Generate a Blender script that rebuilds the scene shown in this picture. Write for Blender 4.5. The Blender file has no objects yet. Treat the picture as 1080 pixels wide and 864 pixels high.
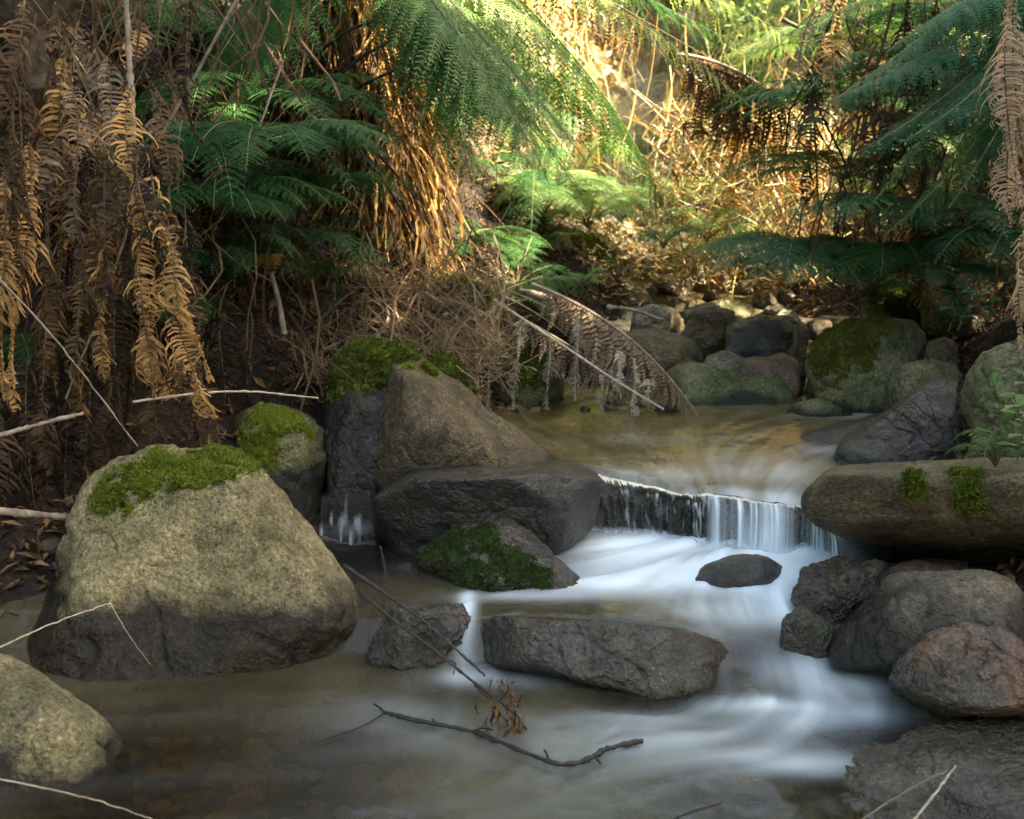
import bpy, bmesh, math, random
import numpy as np
from mathutils import Vector, Matrix, noise
random.seed(7); rng = np.random.default_rng(7)
R = math.radians
sc = bpy.context.scene
C = sc.collection

# ------------------------------------------------------------------ camera
CAMH, F, PITCH = 1.5, 1158.0, R(14.6)
cam_d = bpy.data.cameras.new('camera'); cam = bpy.data.objects.new('camera', cam_d); C.objects.link(cam)
cam.location = (0, 0, CAMH); cam.rotation_euler = (R(90) - PITCH, 0, 0)
cam_d.sensor_width = 36; cam_d.lens = 36 * F / 1080; cam_d.clip_end = 500; cam_d.clip_start = .05
cam_d.dof.use_dof = True; cam_d.dof.focus_distance = 3.5; cam_d.dof.aperture_fstop = 3.8
sc.camera = cam
cp, sp_ = math.cos(PITCH), math.sin(PITCH)
def ray(px, py):
    u, v = (px - 540) / F, (432 - py) / F
    return Vector((u, cp + v * sp_, -sp_ + v * cp))
def W(px, py, z=0.0):                       # where the line of sight meets the level z
    d = ray(px, py); t = (z - CAMH) / d.z
    return Vector((d.x * t, d.y * t, z))
def D(px, py, Y):                           # where it meets the distance Y
    d = ray(px, py); t = Y / d.y
    return Vector((d.x * t, Y, CAMH + d.z * t))

# ------------------------------------------------------------------ mesh helpers
class MB:
    def __init__(s): s.v = []; s.f = []; s.n = 0; s.m = []
    def add(s, V, Fq, mi=0):
        V = np.asarray(V, dtype=np.float32).reshape(-1, 3)
        Fq = np.asarray(Fq, dtype=np.int64)
        s.v.append(V); s.f.append(Fq + s.n); s.m.append(np.full(len(Fq), mi, dtype=np.int32)); s.n += len(V)
    def build(s, name, mats, parent=None, smooth=False, attrs=None, local=False):
        V = np.concatenate(s.v) if s.v else np.zeros((0, 3), np.float32)
        if parent is not None and not local: V = V - np.array(parent.location, dtype=np.float32)
        me = bpy.data.meshes.new(name)
        me.vertices.add(len(V)); me.vertices.foreach_set('co', V.ravel())
        loops = np.concatenate([f.ravel() for f in s.f]); sizes = np.concatenate([np.full(len(f), f.shape[1]) for f in s.f])
        me.loops.add(len(loops)); me.loops.foreach_set('vertex_index', loops.astype(np.int32))
        me.polygons.add(len(sizes)); st = np.concatenate([[0], np.cumsum(sizes)[:-1]])
        me.polygons.foreach_set('loop_start', st.astype(np.int32))
        mats = mats if isinstance(mats, (list, tuple)) else [mats]
        for m in mats: me.materials.append(m)
        me.polygons.foreach_set('material_index', np.concatenate(s.m))
        me.polygons.foreach_set('use_smooth', np.full(len(sizes), smooth))
        if attrs:
            for k, a in attrs.items():
                at = me.attributes.new(k, 'FLOAT', 'POINT'); at.data.foreach_set('value', np.asarray(a, dtype=np.float32))
        me.update(); me.validate()
        o = bpy.data.objects.new(name, me); C.objects.link(o)
        if parent is not None: o.parent = parent
        return o
def grid_faces(nu, nv, wrap=False):
    i = np.arange(nu - 1)[:, None]; j = np.arange(nv if wrap else nv - 1)[None, :]
    j2 = (j + 1) % nv
    return np.stack([i * nv + j, i * nv + j2, (i + 1) * nv + j2, (i + 1) * nv + j], -1).reshape(-1, 4)
def unit(a): return a / np.maximum(np.linalg.norm(a, axis=-1, keepdims=True), 1e-9)
def catmull(P, n):
    P = np.asarray([tuple(p) for p in P], float)
    if len(P) == 2: return P[0] + (P[1] - P[0]) * np.linspace(0, 1, n)[:, None]
    Q = np.vstack([2 * P[0] - P[1], P, 2 * P[-1] - P[-2]])
    t = np.linspace(0, len(P) - 1 - 1e-6, n); i = t.astype(int); t = (t - i)[:, None]
    a, b, c, d = Q[i], Q[i + 1], Q[i + 2], Q[i + 3]
    return .5 * (2 * b + (c - a) * t + (2 * a - 5 * b + 4 * c - d) * t ** 2 + (3 * b - a - 3 * c + d) * t ** 3)
def tube(mb, P, r0, r1=None, n=None, k=7, mi=0, wob=0.0, knots=False):
    n = n or max(6, len(P) * 5); P = catmull(P, n)
    r1 = r0 if r1 is None else r1
    if wob: P = P + rng.normal(0, wob, P.shape) * np.linspace(.2, 1, n)[:, None]
    T = unit(np.gradient(P, axis=0)); up = np.array([.13, .2, 1.0]) if abs(T[n // 2][2]) < .85 else np.array([1., .3, .1])
    S = unit(np.cross(T, up)); U = np.cross(S, T)
    r = np.linspace(r0, r1, n)
    if knots: r = r * (1 + .22 * rng.normal(0, 1, n).clip(-1, 1.8))
    a = np.linspace(0, 2 * np.pi, k, endpoint=False)
    V = P[:, None] + (S[:, None] * np.cos(a)[None, :, None] + U[:, None] * np.sin(a)[None, :, None]) * r[:, None, None]
    mb.add(V, grid_faces(n, k, True), mi)
    m = mb.n; mb.add(P[[0, -1]] + T[[0, -1]] * np.array([[-.3 * r0], [.5 * r1]]), np.zeros((0, 3), int))
    b = m - n * k; i = np.arange(k); j = (i + 1) % k
    mb.add(np.zeros((0, 3)), np.stack([b + j, b + i, np.full(k, m)], 1) - mb.n, mi)
    e = b + (n - 1) * k
    mb.add(np.zeros((0, 3)), np.stack([e + i, e + j, np.full(k, m + 1)], 1) - mb.n, mi)
def mark(o, label=None, cat=None, group=None, kind=None):
    if label: o['label'] = label
    if cat: o['category'] = cat
    if group: o['group'] = group
    if kind: o['kind'] = kind
    return o
def thing(name, loc, label, cat, group=None):
    o = bpy.data.objects.new(name, None); C.objects.link(o); o.location = loc; o.empty_display_size = .1
    return mark(o, label, cat, group)
def children(o): return [c for c in bpy.data.objects if c.parent == o]
def dup(root, kids, loc, rotz=0, s=1.0, label=None, group=None, tilt=(0, 0)):
    r = root.copy(); C.objects.link(r); r.location = loc; r.rotation_euler = (tilt[0], tilt[1], rotz); r.scale = (s, s, s)
    if label: r['label'] = label
    if group: r['group'] = group
    for k in kids:
        c = k.copy(); C.objects.link(c); c.parent = r
    return r
def sstep(a, b, x):
    t = np.clip((np.asarray(x, float) - a) / (b - a), 0, 1); return t * t * (3 - 2 * t)
# smooth value noise on numpy arrays
_tab = rng.random((256, 256))
def vn(x, y, s=1.0, o=0):
    x = np.asarray(x) * s + 31.7 + o * 17.3; y = np.asarray(y) * s + 11.3 + o * 7.1
    i = np.floor(x).astype(int); j = np.floor(y).astype(int); fx = x - i; fy = y - j
    fx = fx * fx * (3 - 2 * fx); fy = fy * fy * (3 - 2 * fy)
    g = lambda a, b: _tab[a % 256, b % 256]
    return (g(i, j) * (1 - fx) + g(i + 1, j) * fx) * (1 - fy) + (g(i, j + 1) * (1 - fx) + g(i + 1, j + 1) * fx) * fy
def fbm(x, y, s=1.0, oc=4, o=0): return sum(vn(x, y, s * 2 ** k, o + k) * .5 ** k for k in range(oc)) / sum(.5 ** k for k in range(oc)) - .5

# ------------------------------------------------------------------ materials
class NT:
    def __init__(s, name):
        s.mat = bpy.data.materials.new(name); s.mat.use_nodes = True; s.t = s.mat.node_tree; s.t.nodes.clear()
        s.out = s.t.nodes.new('ShaderNodeOutputMaterial')
    def n(s, ty, ins=None, **kw):
        x = s.t.nodes.new(ty)
        for k, v in kw.items(): setattr(x, k, v)
        for k, v in (ins or {}).items():
            if isinstance(v, bpy.types.NodeSocket): s.t.links.new(v, x.inputs[k])
            else: x.inputs[k].default_value = v
        return x
    def surf(s, sock): s.t.links.new(sock, s.out.inputs['Surface']); return s.mat
    def noise(s, scale, detail=4, vec=None, rough=.55, dist=0):
        i = {'Scale': scale, 'Detail': detail, 'Roughness': rough, 'Distortion': dist}
        if vec is not None: i['Vector'] = vec
        return s.n('ShaderNodeTexNoise', i).outputs['Fac']
    def ramp(s, fac, stops):
        r = s.n('ShaderNodeValToRGB', {'Fac': fac}); e = r.color_ramp.elements
        while len(e) < len(stops): e.new(.5)
        for k, (p, c) in enumerate(stops): e[k].position = p; e[k].color = (*c, 1) if len(c) == 3 else c
        return r.outputs['Color']
    def mr(s, v, a, b, c=0., d=1.):
        return s.n('ShaderNodeMapRange', {'Value': v, 'From Min': a, 'From Max': b, 'To Min': c, 'To Max': d}).outputs['Result']
    def math(s, op, a, b=0.0):
        return s.n('ShaderNodeMath', {0: a, 1: b}, operation=op).outputs[0]
    def mix(s, f, a, b, bt='MIX'):
        x = s.t.nodes.new('ShaderNodeMix'); x.data_type = 'RGBA'; x.blend_type = bt
        for k, v in ((0, f), (6, a), (7, b)):
            if isinstance(v, bpy.types.NodeSocket): s.t.links.new(v, x.inputs[k])
            else: x.inputs[k].default_value = (*v, 1) if isinstance(v, tuple) and len(v) == 3 else v
        return x.outputs[2]

def rock_mat(name, light, dark, wet_z=None, wet=.0, green=.3, fine=1.0, tint=None, wetw=.10, grain=1.0):
    t = NT(name); g = t.n('ShaderNodeNewGeometry'); pos = g.outputs['Position']
    tc = pos
    big = t.noise(3.2, 5, tc, .6); med = t.noise(14, 6, tc, .65, .4); sm = t.noise(75 * fine, 5, tc, .7)
    mid = tuple((a + b) / 2 for a, b in zip(light, dark))
    col = t.ramp(t.math('ADD', t.math('MULTIPLY', big, .55), t.math('MULTIPLY', med, .45)), [(.34, dark), (.48, mid), (.62, light)])
    sp = t.ramp(sm, [(.34, (.28, .26, .22)), (.46, (.8, .8, .8)), (.54, (1.0, 1.0, 1.0)), (.68, (1.55, 1.5, 1.4))])
    col = t.mix(.85, col, sp, 'MULTIPLY')
    stn = t.noise(7, 7, tc, .72, 1.2); col = t.mix(.8, col, t.ramp(stn, [(.36, (.42, .40, .36)), (.5, (.95, .93, .9)), (.66, (1.25, 1.2, 1.1))]), 'MULTIPLY')
    # pale lichen spots
    vo = t.n('ShaderNodeTexVoronoi', {'Vector': tc, 'Scale': 38.0, 'Randomness': 1.0}).outputs['Distance']
    lm = t.math('MULTIPLY', t.mr(vo, .16, .30, 1, 0), t.mr(t.noise(6, 3, tc), .52, .64))
    col = t.mix(t.math('MULTIPLY', lm, .45), col, tuple(min(1, c * 1.6 + .04) for c in light))
    pits = t.math('MULTIPLY', t.mr(t.n('ShaderNodeTexVoronoi', {'Vector': tc, 'Scale': 90.0}).outputs['Distance'], .0, .22, 1, 0), .55)
    col = t.mix(pits, col, tuple(c * .35 for c in dark))
    # thin green film of algae and moss where the stone looks up
    nz = t.n('ShaderNodeSeparateXYZ', {0: g.outputs['Normal']}).outputs['Z']
    gm = t.math('MULTIPLY', t.mr(t.noise(5.5, 6, tc, .65), .50 - .12 * green, .66), green)
    gm = t.math('MULTIPLY', gm, t.mr(nz, -.5, .6, .35, 1))
    gm = t.math('MINIMUM', gm, .85)
    col = t.mix(gm, col, t.ramp(sm, [(.35, (.018, .035, .010)), (.65, (.10, .135, .035))]))
    if tint:
        col = t.mix(t.math('MULTIPLY', t.mr(t.noise(4.5, 5, tc), .5, .62), .8), col, tint)
    rough = .85 - .70 * wet
    rsock = t.mr(med, .3, .7, rough - .1, rough + .1)
    if wet_z is not None:
        z = t.n('ShaderNodeSeparateXYZ', {0: pos}).outputs['Z']
        zz = t.math('ADD', z, t.math('MULTIPLY', t.math('SUBTRACT', big, .5), .20))
        wm = t.mr(zz, wet_z + wetw * .5, wet_z + wetw, 1, 0)
        col = t.mix(wm, col, t.mix(1.0, col, (.11, .10, .08), 'MULTIPLY'))
        rsock = t.mix(wm, rsock, (.2, .2, .2))
    gr = t.n('ShaderNodeTexVoronoi', {'Vector': tc, 'Scale': 120.0 - 30 * wet}).outputs['Distance']
    col = t.mix((.35 + .35 * wet) * grain, col, t.ramp(t.noise(110, 3, tc, .8), [(.36, (.35, .33, .3)), (.5, (.9, .9, .9)), (.64, (1.8, 1.75, 1.65))]), 'MULTIPLY')
    hb = t.math('ADD', t.math('MULTIPLY', sm, (.40 + .2 * wet) * (.5 + .5 * grain)), t.math('ADD', med, t.math('MULTIPLY', pits, -.35)))
    hb = t.math('ADD', hb, t.math('MULTIPLY', gr, (-.15 - .18 * wet) * grain))
    bmp = t.n('ShaderNodeBump', {'Strength': .9, 'Distance': .03, 'Height': hb})
    b = t.n('ShaderNodeBsdfPrincipled', {'Base Color': col, 'Roughness': rsock, 'Normal': bmp.outputs[0]})
    b.inputs['Specular IOR Level'].default_value = (.35 + .55 * wet)
    # the water film on a wet stone: a thin glossy coat that fills the finest grain
    cb = t.n('ShaderNodeBump', {'Strength': .55, 'Distance': .02, 'Height': t.math('ADD', t.math('MULTIPLY', sm, .35), med)})
    t.t.links.new(cb.outputs[0], b.inputs['Coat Normal']); b.inputs['Coat Roughness'].default_value = .12
    cwt = t.math('MULTIPLY', t.mr(t.noise(9, 4, tc), .38, .55), (.42 if wet > .5 else wet * .5))
    if wet_z is not None: cwt = t.math('MAXIMUM', cwt, t.math('MULTIPLY', wm, .2))
    t.t.links.new(cwt, b.inputs['Coat Weight'])
    return t.surf(b.outputs[0])

def leaf_mat(name, c0, c1, trans=.35, rough=.5, sc_=9.0, spec=.15):
    t = NT(name); g = t.n('ShaderNodeNewGeometry'); oi = t.n('ShaderNodeObjectInfo')
    f = t.math('ADD', t.math('MULTIPLY', t.noise(sc_, 3, g.outputs['Position']), .7), t.math('MULTIPLY', g.outputs['Random Per Island'], .35))
    f = t.math('ADD', f, t.math('MULTIPLY', t.math('SUBTRACT', oi.outputs['Random'], .5), .6))
    col = t.ramp(f, [(.3, c0), (.75, c1)])
    b = t.n('ShaderNodeBsdfPrincipled', {'Base Color': col, 'Roughness': rough}); b.inputs['Specular IOR Level'].default_value = spec
    tr = t.n('ShaderNodeBsdfTranslucent', {'Color': t.mix(1.0, col, (1.5, 1.5, .9), 'MULTIPLY')})
    m = t.n('ShaderNodeMixShader', {0: trans, 1: b.outputs[0], 2: tr.outputs[0]})
    return t.surf(m.outputs[0])

def wood_mat(name, c0, c1, rough=.8, sc_=30):
    t = NT(name); g = t.n('ShaderNodeNewGeometry')
    n1 = t.noise(sc_, 5, g.outputs['Position'], .7)
    col = t.ramp(n1, [(.35, c0), (.65, c1)])
    bm = t.n('ShaderNodeBump', {'Strength': .6, 'Distance': .004, 'Height': n1})
    b = t.n('ShaderNodeBsdfPrincipled', {'Base Color': col, 'Roughness': rough, 'Normal': bm.outputs[0]})
    return t.surf(b.outputs[0])

M = {}
M['tan'] = rock_mat('tan_stone', (.43, .36, .20), (.13, .11, .065), wet_z=.04, green=.35, wetw=.20)
M['tan_near'] = rock_mat('tan_stone_near', (.38, .32, .18), (.10, .09, .065), wet_z=-.02, green=.45)
M['brown'] = rock_mat('brown_stone', (.21, .155, .085), (.04, .03, .018), wet_z=.12, wet=.15, green=.15, wetw=.20)
M['grey'] = rock_mat('grey_stone', (.27, .235, .17), (.06, .052, .038), wet_z=.06, wet=.15, green=.22, wetw=.2)
M['olive'] = rock_mat('olive_stone', (.26, .25, .13), (.06, .06, .035), wet_z=.22, wet=.1, green=.8, wetw=.08)
M['slate'] = rock_mat('dark_wet_stone', (.034, .028, .020), (.006, .0052, .0042), wet=.62, grain=.35, green=.12)
M['wet'] = rock_mat('wet_brown_stone', (.070, .052, .032), (.011, .009, .007), wet=.85, green=.3, fine=.8)
M['orange'] = rock_mat('rusty_wet_stone', (.12, .09, .06), (.028, .024, .02), wet=.8, green=.1, tint=(.19, .085, .032))
M['redrock'] = rock_mat('reddish_stone', (.24, .15, .10), (.09, .06, .045), wet=.5, green=.1)
M['moss'] = leaf_mat('moss', (.055, .075, .014), (.24, .29, .045), .25, .8, 14, .15)
M['moss_dark'] = leaf_mat('dark_moss', (.028, .05, .012), (.11, .15, .035), .25, .8, 26, .2)
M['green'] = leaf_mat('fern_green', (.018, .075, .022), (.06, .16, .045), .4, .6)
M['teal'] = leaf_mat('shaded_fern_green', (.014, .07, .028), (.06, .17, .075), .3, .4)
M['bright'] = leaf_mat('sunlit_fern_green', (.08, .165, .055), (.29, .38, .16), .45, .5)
M['dead'] = leaf_mat('dead_fern_brown', (.10, .05, .018), (.50, .29, .11), .25, .75, 12, .2)
M['dead_dark'] = leaf_mat('dead_fern_dark', (.018, .012, .008), (.11, .065, .034), .15, .8, 12, .2)  # darker copy of the dead fern, shade of deep gaps put into its colour
M['dead_grey'] = leaf_mat('dead_fern_grey', (.09, .06, .042), (.29, .205, .135), .2, .8, 12, .2)
M['straw'] = leaf_mat('dry_straw', (.30, .24, .13), (.74, .70, .52), .35, .7, 5, .2)
M['ash'] = leaf_mat('ashen_dead_fern', (.20, .16, .12), (.46, .40, .32), .2, .8, 20, .2)
M['dead_clump'] = leaf_mat('sodden_leaves', (.035, .018, .010), (.26, .13, .05), .15, .6, 60, .4)
M['tan_frond'] = leaf_mat('tan_dead_fern', (.17, .105, .06), (.52, .36, .24), .25, .8, 20, .2)
M['moss_sunlit'] = leaf_mat('sunlit_moss', (.10, .11, .02), (.42, .40, .07), .3, .8, 18, .15)  # lighter, yellower copy of the moss with sunlight put into its colour
M['litter'] = leaf_mat('leaf_litter', (.05, .03, .016), (.30, .17, .08), .1, .8, 20, .2)
M['stalk'] = wood_mat('fern_stalk', (.05, .035, .015), (.16, .11, .05))
M['gstalk'] = wood_mat('green_stalk', (.06, .07, .02), (.16, .16, .06))
M['twig'] = wood_mat('dark_twig', (.008, .006, .005), (.035, .025, .02), .5, 60)
M['pale'] = wood_mat('pale_twig', (.30, .24, .16), (.62, .54, .42), .7, 60)
M['bark'] = wood_mat('bark', (.035, .024, .015), (.15, .10, .06), .9, 18)
M['log'] = wood_mat('weathered_log', (.14, .10, .07), (.36, .29, .22), .8, 25)
M['canopy'] = leaf_mat('canopy_leaf', (.03, .07, .02), (.08, .15, .04), .35, .5)

# soil
t = NT('forest_soil'); g = t.n('ShaderNodeNewGeometry'); P_ = g.outputs['Position']
a = t.noise(2.5, 6, P_, .7); b_ = t.noise(40, 5, P_, .7)
col = t.ramp(t.math('ADD', t.math('MULTIPLY', a, .5), t.math('MULTIPLY', b_, .5)), [(.38, (.006, .004, .003)), (.5, (.020, .013, .008)), (.64, (.07, .045, .024))])
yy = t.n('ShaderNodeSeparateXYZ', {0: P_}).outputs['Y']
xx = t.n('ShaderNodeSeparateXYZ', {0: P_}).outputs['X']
col = t.mix(t.math('MULTIPLY', t.mr(yy, 7, 11), t.mr(xx, -2.5, -.8)), col, t.ramp(a, [(.35, (.34, .29, .17)), (.65, (.68, .62, .44))]))  # dry straw ground in the clearing, paled further to carry its sunny brightness
bm = t.n('ShaderNodeBump', {'Strength': 1., 'Distance': .03, 'Height': b_})
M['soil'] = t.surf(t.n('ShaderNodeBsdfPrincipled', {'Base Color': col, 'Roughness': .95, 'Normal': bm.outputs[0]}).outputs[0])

# water: murky brown body + clear shallows + silky aerated streaks
def water_mat(name, murk0, murk1, tint, rough=.12, nscale=3., ior=1.33):
    t = NT(name); g = t.n('ShaderNodeNewGeometry')
    fo = t.n('ShaderNodeAttribute', attribute_name='foam').outputs['Fac']
    cl = t.n('ShaderNodeAttribute', attribute_name='clear').outputs['Fac']
    n1 = t.noise(nscale, 3, g.outputs['Position'])
    col = t.ramp(n1, [(.35, murk0), (.65, murk1)])
    bm = t.n('ShaderNodeBump', {'Strength': .25, 'Distance': .03, 'Height': t.noise(7, 2, g.outputs['Position'])})
    body = t.n('ShaderNodeBsdfPrincipled', {'Base Color': col, 'Roughness': .5, 'Specular IOR Level': 0.0})
    tr = t.n('ShaderNodeBsdfTransparent', {'Color': (*tint, 1)})
    m1 = t.n('ShaderNodeMixShader', {0: cl, 1: body.outputs[0], 2: tr.outputs[0]})
    fm = t.n('ShaderNodeBsdfPrincipled', {'Base Color': (.72, .84, .89, 1), 'Roughness': .6})
    m2 = t.n('ShaderNodeMixShader', {0: fo, 1: m1.outputs[0], 2: fm.outputs[0]})
    gl = t.n('ShaderNodeBsdfGlossy', {'Color': (1, 1, 1, 1), 'Roughness': rough, 'Normal': bm.outputs[0]})
    fr = t.n('ShaderNodeFresnel', {'IOR': ior, 'Normal': bm.outputs[0]})
    fac = t.math('MULTIPLY', fr.outputs[0], t.math('SUBTRACT', 1.0, t.math('MULTIPLY', fo, .6)))
    m3 = t.n('ShaderNodeMixShader', {0: fac, 1: m2.outputs[0], 2: gl.outputs[0]})
    return t.surf(m3.outputs[0])
M['water'] = water_mat('stream_water', (.06, .048, .022), (.115, .095, .052), (.56, .42, .24), .13)
M['fall'] = water_mat('falling_water', (.05, .05, .04), (.1, .1, .08), (.8, .84, .86), .45, 3., 1.07)
M['water_up'] = water_mat('pool_water', (.10, .072, .024), (.20, .15, .06), (.60, .46, .24), .14, 4.)

# ------------------------------------------------------------------ terrain
def li(v, A): A = np.array(A); return np.interp(v, A[:, 0], A[:, 1])
LE = [(-6, -2.4), (0, -1.9), (2, -1.75), (3.0, -1.5), (3.6, -1.15), (4.1, -.70), (4.8, -.08), (6, .42), (7, .75), (8, 1.0), (10, 1.15), (14, 1.4), (80, 6)]
RE = [(-6, 2.4), (0, 2.0), (2, 1.7), (3, 1.45), (4, 1.55), (5, 1.9), (6, 2.1), (7, 1.7), (8, 1.5), (10, 1.45), (14, 1.8), (80, 7)]
WL = [(-6, 0), (2.95, 0), (3.1, .1), (3.7, .1), (3.9, .25), (5.2, .25), (5.5, .31), (6.6, .33), (6.9, .42), (8, .46), (10, .62), (12, .9), (20, 3), (80, 10)]
def ground(x, y):
    x = np.asarray(x, float); y = np.asarray(y, float)
    l = li(y, LE); r = li(y, RE); wl = li(y, WL)
    dl = np.maximum(l - x, 0); dr = np.maximum(x - r, 0)
    d = dl + dr
    near = sstep(2.2, 4.0, y)
    h = np.where(dl > 0, (.25 + .35 * near) * dl + .22 * near * dl ** 2 / (1 + .12 * dl), (.25 + .15 * near) * dr + .18 * near * dr ** 2 / (1 + .12 * dr))
    h = np.minimum(h, 1.5 + d * .38)
    inside = np.minimum(x - l, r - x)
    bed = wl - .16 * sstep(-.08, .25, inside)
    hill = sstep(9.5, 19, y) * 4.2 + np.maximum(y - 19, 0) * .3
    back = -sstep(0, -4, y) * .4
    return bed + h + hill + back + fbm(x, y, 2.2, 4) * .16 * sstep(-.1, .6, d) + fbm(x, y, 9, 3, 5) * .05 * sstep(-.2, .2, d) + fbm(x, y, .35, 3, 9) * 1.2 * sstep(1.0, 6, d) 
u = np.linspace(-1, 1, 420); xs = np.sinh(u * 4.2) / np.sinh(4.2) * 60
v = np.linspace(-.35, 1, 460); ys = 3.5 + np.sinh(v * 4.2) / np.sinh(4.2) * 70
X, Y = np.meshgrid(xs, ys)
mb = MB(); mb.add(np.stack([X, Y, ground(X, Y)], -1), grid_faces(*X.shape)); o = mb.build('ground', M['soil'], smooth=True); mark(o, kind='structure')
def gz(x, y): return float(ground(x, y))

# ------------------------------------------------------------------ water
def lic(vx, vy, N, K=26, h=1.0):
    ny, nx = N.shape; acc = N.copy(); cnt = 1
    jj, ii = np.meshgrid(np.arange(nx, dtype=float), np.arange(ny, dtype=float))
    for sgn in (1, -1):
        a, b = ii.copy(), jj.copy()
        for k in range(K):
            i0 = a.round().astype(int).clip(0, ny - 1); j0 = b.round().astype(int).clip(0, nx - 1)
            a = a + sgn * h * vy[i0, j0]; b = b + sgn * h * vx[i0, j0]
            i1 = np.floor(a).astype(int).clip(0, ny - 2); j1 = np.floor(b).astype(int).clip(0, nx - 2)
            fa = (a - i1).clip(0, 1); fb = (b - j1).clip(0, 1)
            acc += (N[i1, j1] * (1 - fb) + N[i1, j1 + 1] * fb) * (1 - fa) + (N[i1 + 1, j1] * (1 - fb) + N[i1 + 1, j1 + 1] * fb) * fa; cnt += 1
    return acc / cnt
def flow(X, Y, strokes, base, w=.22):
    vx = np.full(X.shape, base[0]); vy = np.full(X.shape, base[1])
    for S in strokes:
        P = catmull(S, len(S) * 5)[:, :2]; T = unit(np.gradient(P, axis=0))
        for p, t_ in zip(P, T):
            g = np.exp(-((X - p[0]) ** 2 + (Y - p[1]) ** 2) / w ** 2)
            vx += g * t_[0]; vy += g * t_[1]
    m = np.hypot(vx, vy) + 1e-6
    return vx / m, vy / m
def norm01(a): a = (a - a.mean()) / a.std(); return np.clip(a * .28 + .5, 0, 1)
def streaks(X, Y, strokes, base, K, w=.22):
    vx, vy = flow(X, Y, strokes, base, w)
    n1 = rng.random(X.shape); n2 = np.kron(rng.random((X.shape[0] // 5 + 1, X.shape[1] // 5 + 1)), np.ones((5, 5)))[:X.shape[0], :X.shape[1]]
    for _ in range(2): n1 = (n1 + np.roll(n1, 1, 0) + np.roll(n1, 1, 1) + np.roll(n1, -1, 0) + np.roll(n1, -1, 1)) / 5
    return norm01(norm01(lic(vx, vy, n1, K)) * .45 + norm01(lic(vx, vy, n2, K * 2)) * .8)
def blob(X, Y, px, py, rx, ry, a, z=.05):
    c = W(px, py, z); e = W(px + rx, py, z); f1 = W(px, py - ry, z); f0 = W(px, py + ry, z)
    rX = e.x - c.x; rY = (f1.y - f0.y) / 2
    return a * np.exp(-((X - c.x) / rX) ** 2 - ((Y - c.y) / rY) ** 2)
def sw(pts, z=.05): return [W(a, b, z) for a, b in pts]
lower = [sw([(850, 565), (875, 600), (838, 650), (862, 700), (815, 745), (740, 790), (640, 830)]),
         sw([(765, 572), (700, 595), (640, 635), (560, 645), (485, 652)]),
         sw([(800, 590), (765, 640), (800, 680), (870, 715), (905, 745)]),
         sw([(488, 650), (492, 690), (520, 722), (600, 745), (720, 740)]),
         sw([(960, 735), (890, 770), (780, 775), (650, 750), (450, 740), (250, 740)]),
         sw([(620, 600), (540, 600), (430, 600), (370, 590)]),
         sw([(730, 572), (620, 585), (560, 600)])]
xs = np.arange(-2.4, 2.5, .0125); ys = np.arange(.9, 3.95, .0125); X, Y = np.meshgrid(xs, ys)
# the edge over which the middle pool drops to the front pool
EL = [(-2.4, 3.0), (-.62, 2.98), (-.30, 2.92), (-.13, 2.90), (.02, 2.93), (.30, 2.89), (.58, 2.82), (.80, 2.85), (1.2, 2.9), (2.4, 2.9)]
EWd = [(-2.4, .06), (.5, .07), (.7, .30), (.9, .42), (2.4, .4)]
ye = li(X, EL); we = li(X, EWd)
sL = streaks(X, Y, lower, (-.25, -.05), 16)
Z = .1 * sstep(-1, 1, (Y - ye) / we)
fall_base = [(600, 560), (650, 563), (700, 568), (745, 574), (800, 577), (850, 575), (870, 570)]
foam = np.zeros_like(X)
for a in [(880, 640, 25, 12, .35), (905, 715, 60, 10, .3), (700, 752, 60, 6, .2), (800, 584, 85, 14, 1.3), (845, 600, 45, 28, 1.2), (700, 587, 80, 12, .8), (635, 592, 60, 14, .55), (700, 615, 100, 16, .75), (800, 628, 70, 20, .9), (650, 632, 90, 12, .75),
          (560, 645, 70, 5, .35), (840, 655, 45, 20, .5), (770, 660, 60, 14, .55), (850, 700, 45, 16, .48), (810, 728, 60, 8, .75), (850, 745, 50, 12, .45), (900, 735, 60, 10, .35),
          (740, 765, 110, 18, .30), (840, 785, 60, 12, .5), (640, 775, 120, 30, .12), (560, 830, 160, 40, .05), (492, 660, 9, 20, .95), (490, 695, 26, 8, .55), (530, 700, 60, 9, .25),
          (430, 735, 70, 16, .14), (470, 760, 80, 18, .10), (375, 572, 22, 8, .45), (930, 705, 45, 9, .25), (620, 560, 30, 5, .6), (680, 740, 90, 8, .22), (470, 612, 40, 4, .25), (345, 760, 60, 30, .04)]:
    foam += blob(X, Y, *a)
foam = foam * (.72 + .46 * sL) + .02 * sL
# open windows where the stream slides darkly over submerged stones
for a in [(780, 592, 40, 8, .65), (810, 680, 45, 9, .45), (700, 690, 40, 10, .4)]: foam *= 1 - np.clip(blob(X, Y, *a), 0, 1)
foam = np.clip(foam, 0, .97)
slope = sstep(.9, 0, np.abs(Y - ye) / we)
Z += foam * (sL - .4) * .016 + (sL - .5) * .0025 + fbm(X, Y, 4, 3) * .005
c_ = W(782, 594, .1); Z += .05 * np.exp(-((X - c_.x) / .12) ** 2 - ((Y - c_.y) / .07) ** 2)
c_ = W(835, 745, 0); Z += .012 * np.sin((X + Y) * 14) * np.exp(-((X - c_.x) / .3) ** 2 - ((Y - c_.y) / .25) ** 2)
clear = np.zeros_like(X) + .38
for a in [(960, 810, 130, 60, .85), (900, 750, 80, 22, .75), (100, 800, 90, 60, .5), (250, 820, 200, 70, .45), (200, 750, 150, 30, .2), (760, 830, 120, 40, .3), (700, 720, 90, 14, .5), (800, 690, 50, 20, .5), (450, 590, 80, 20, .55), (380, 600, 60, 40, .6)]:
    clear += blob(X, Y, *a)
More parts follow.
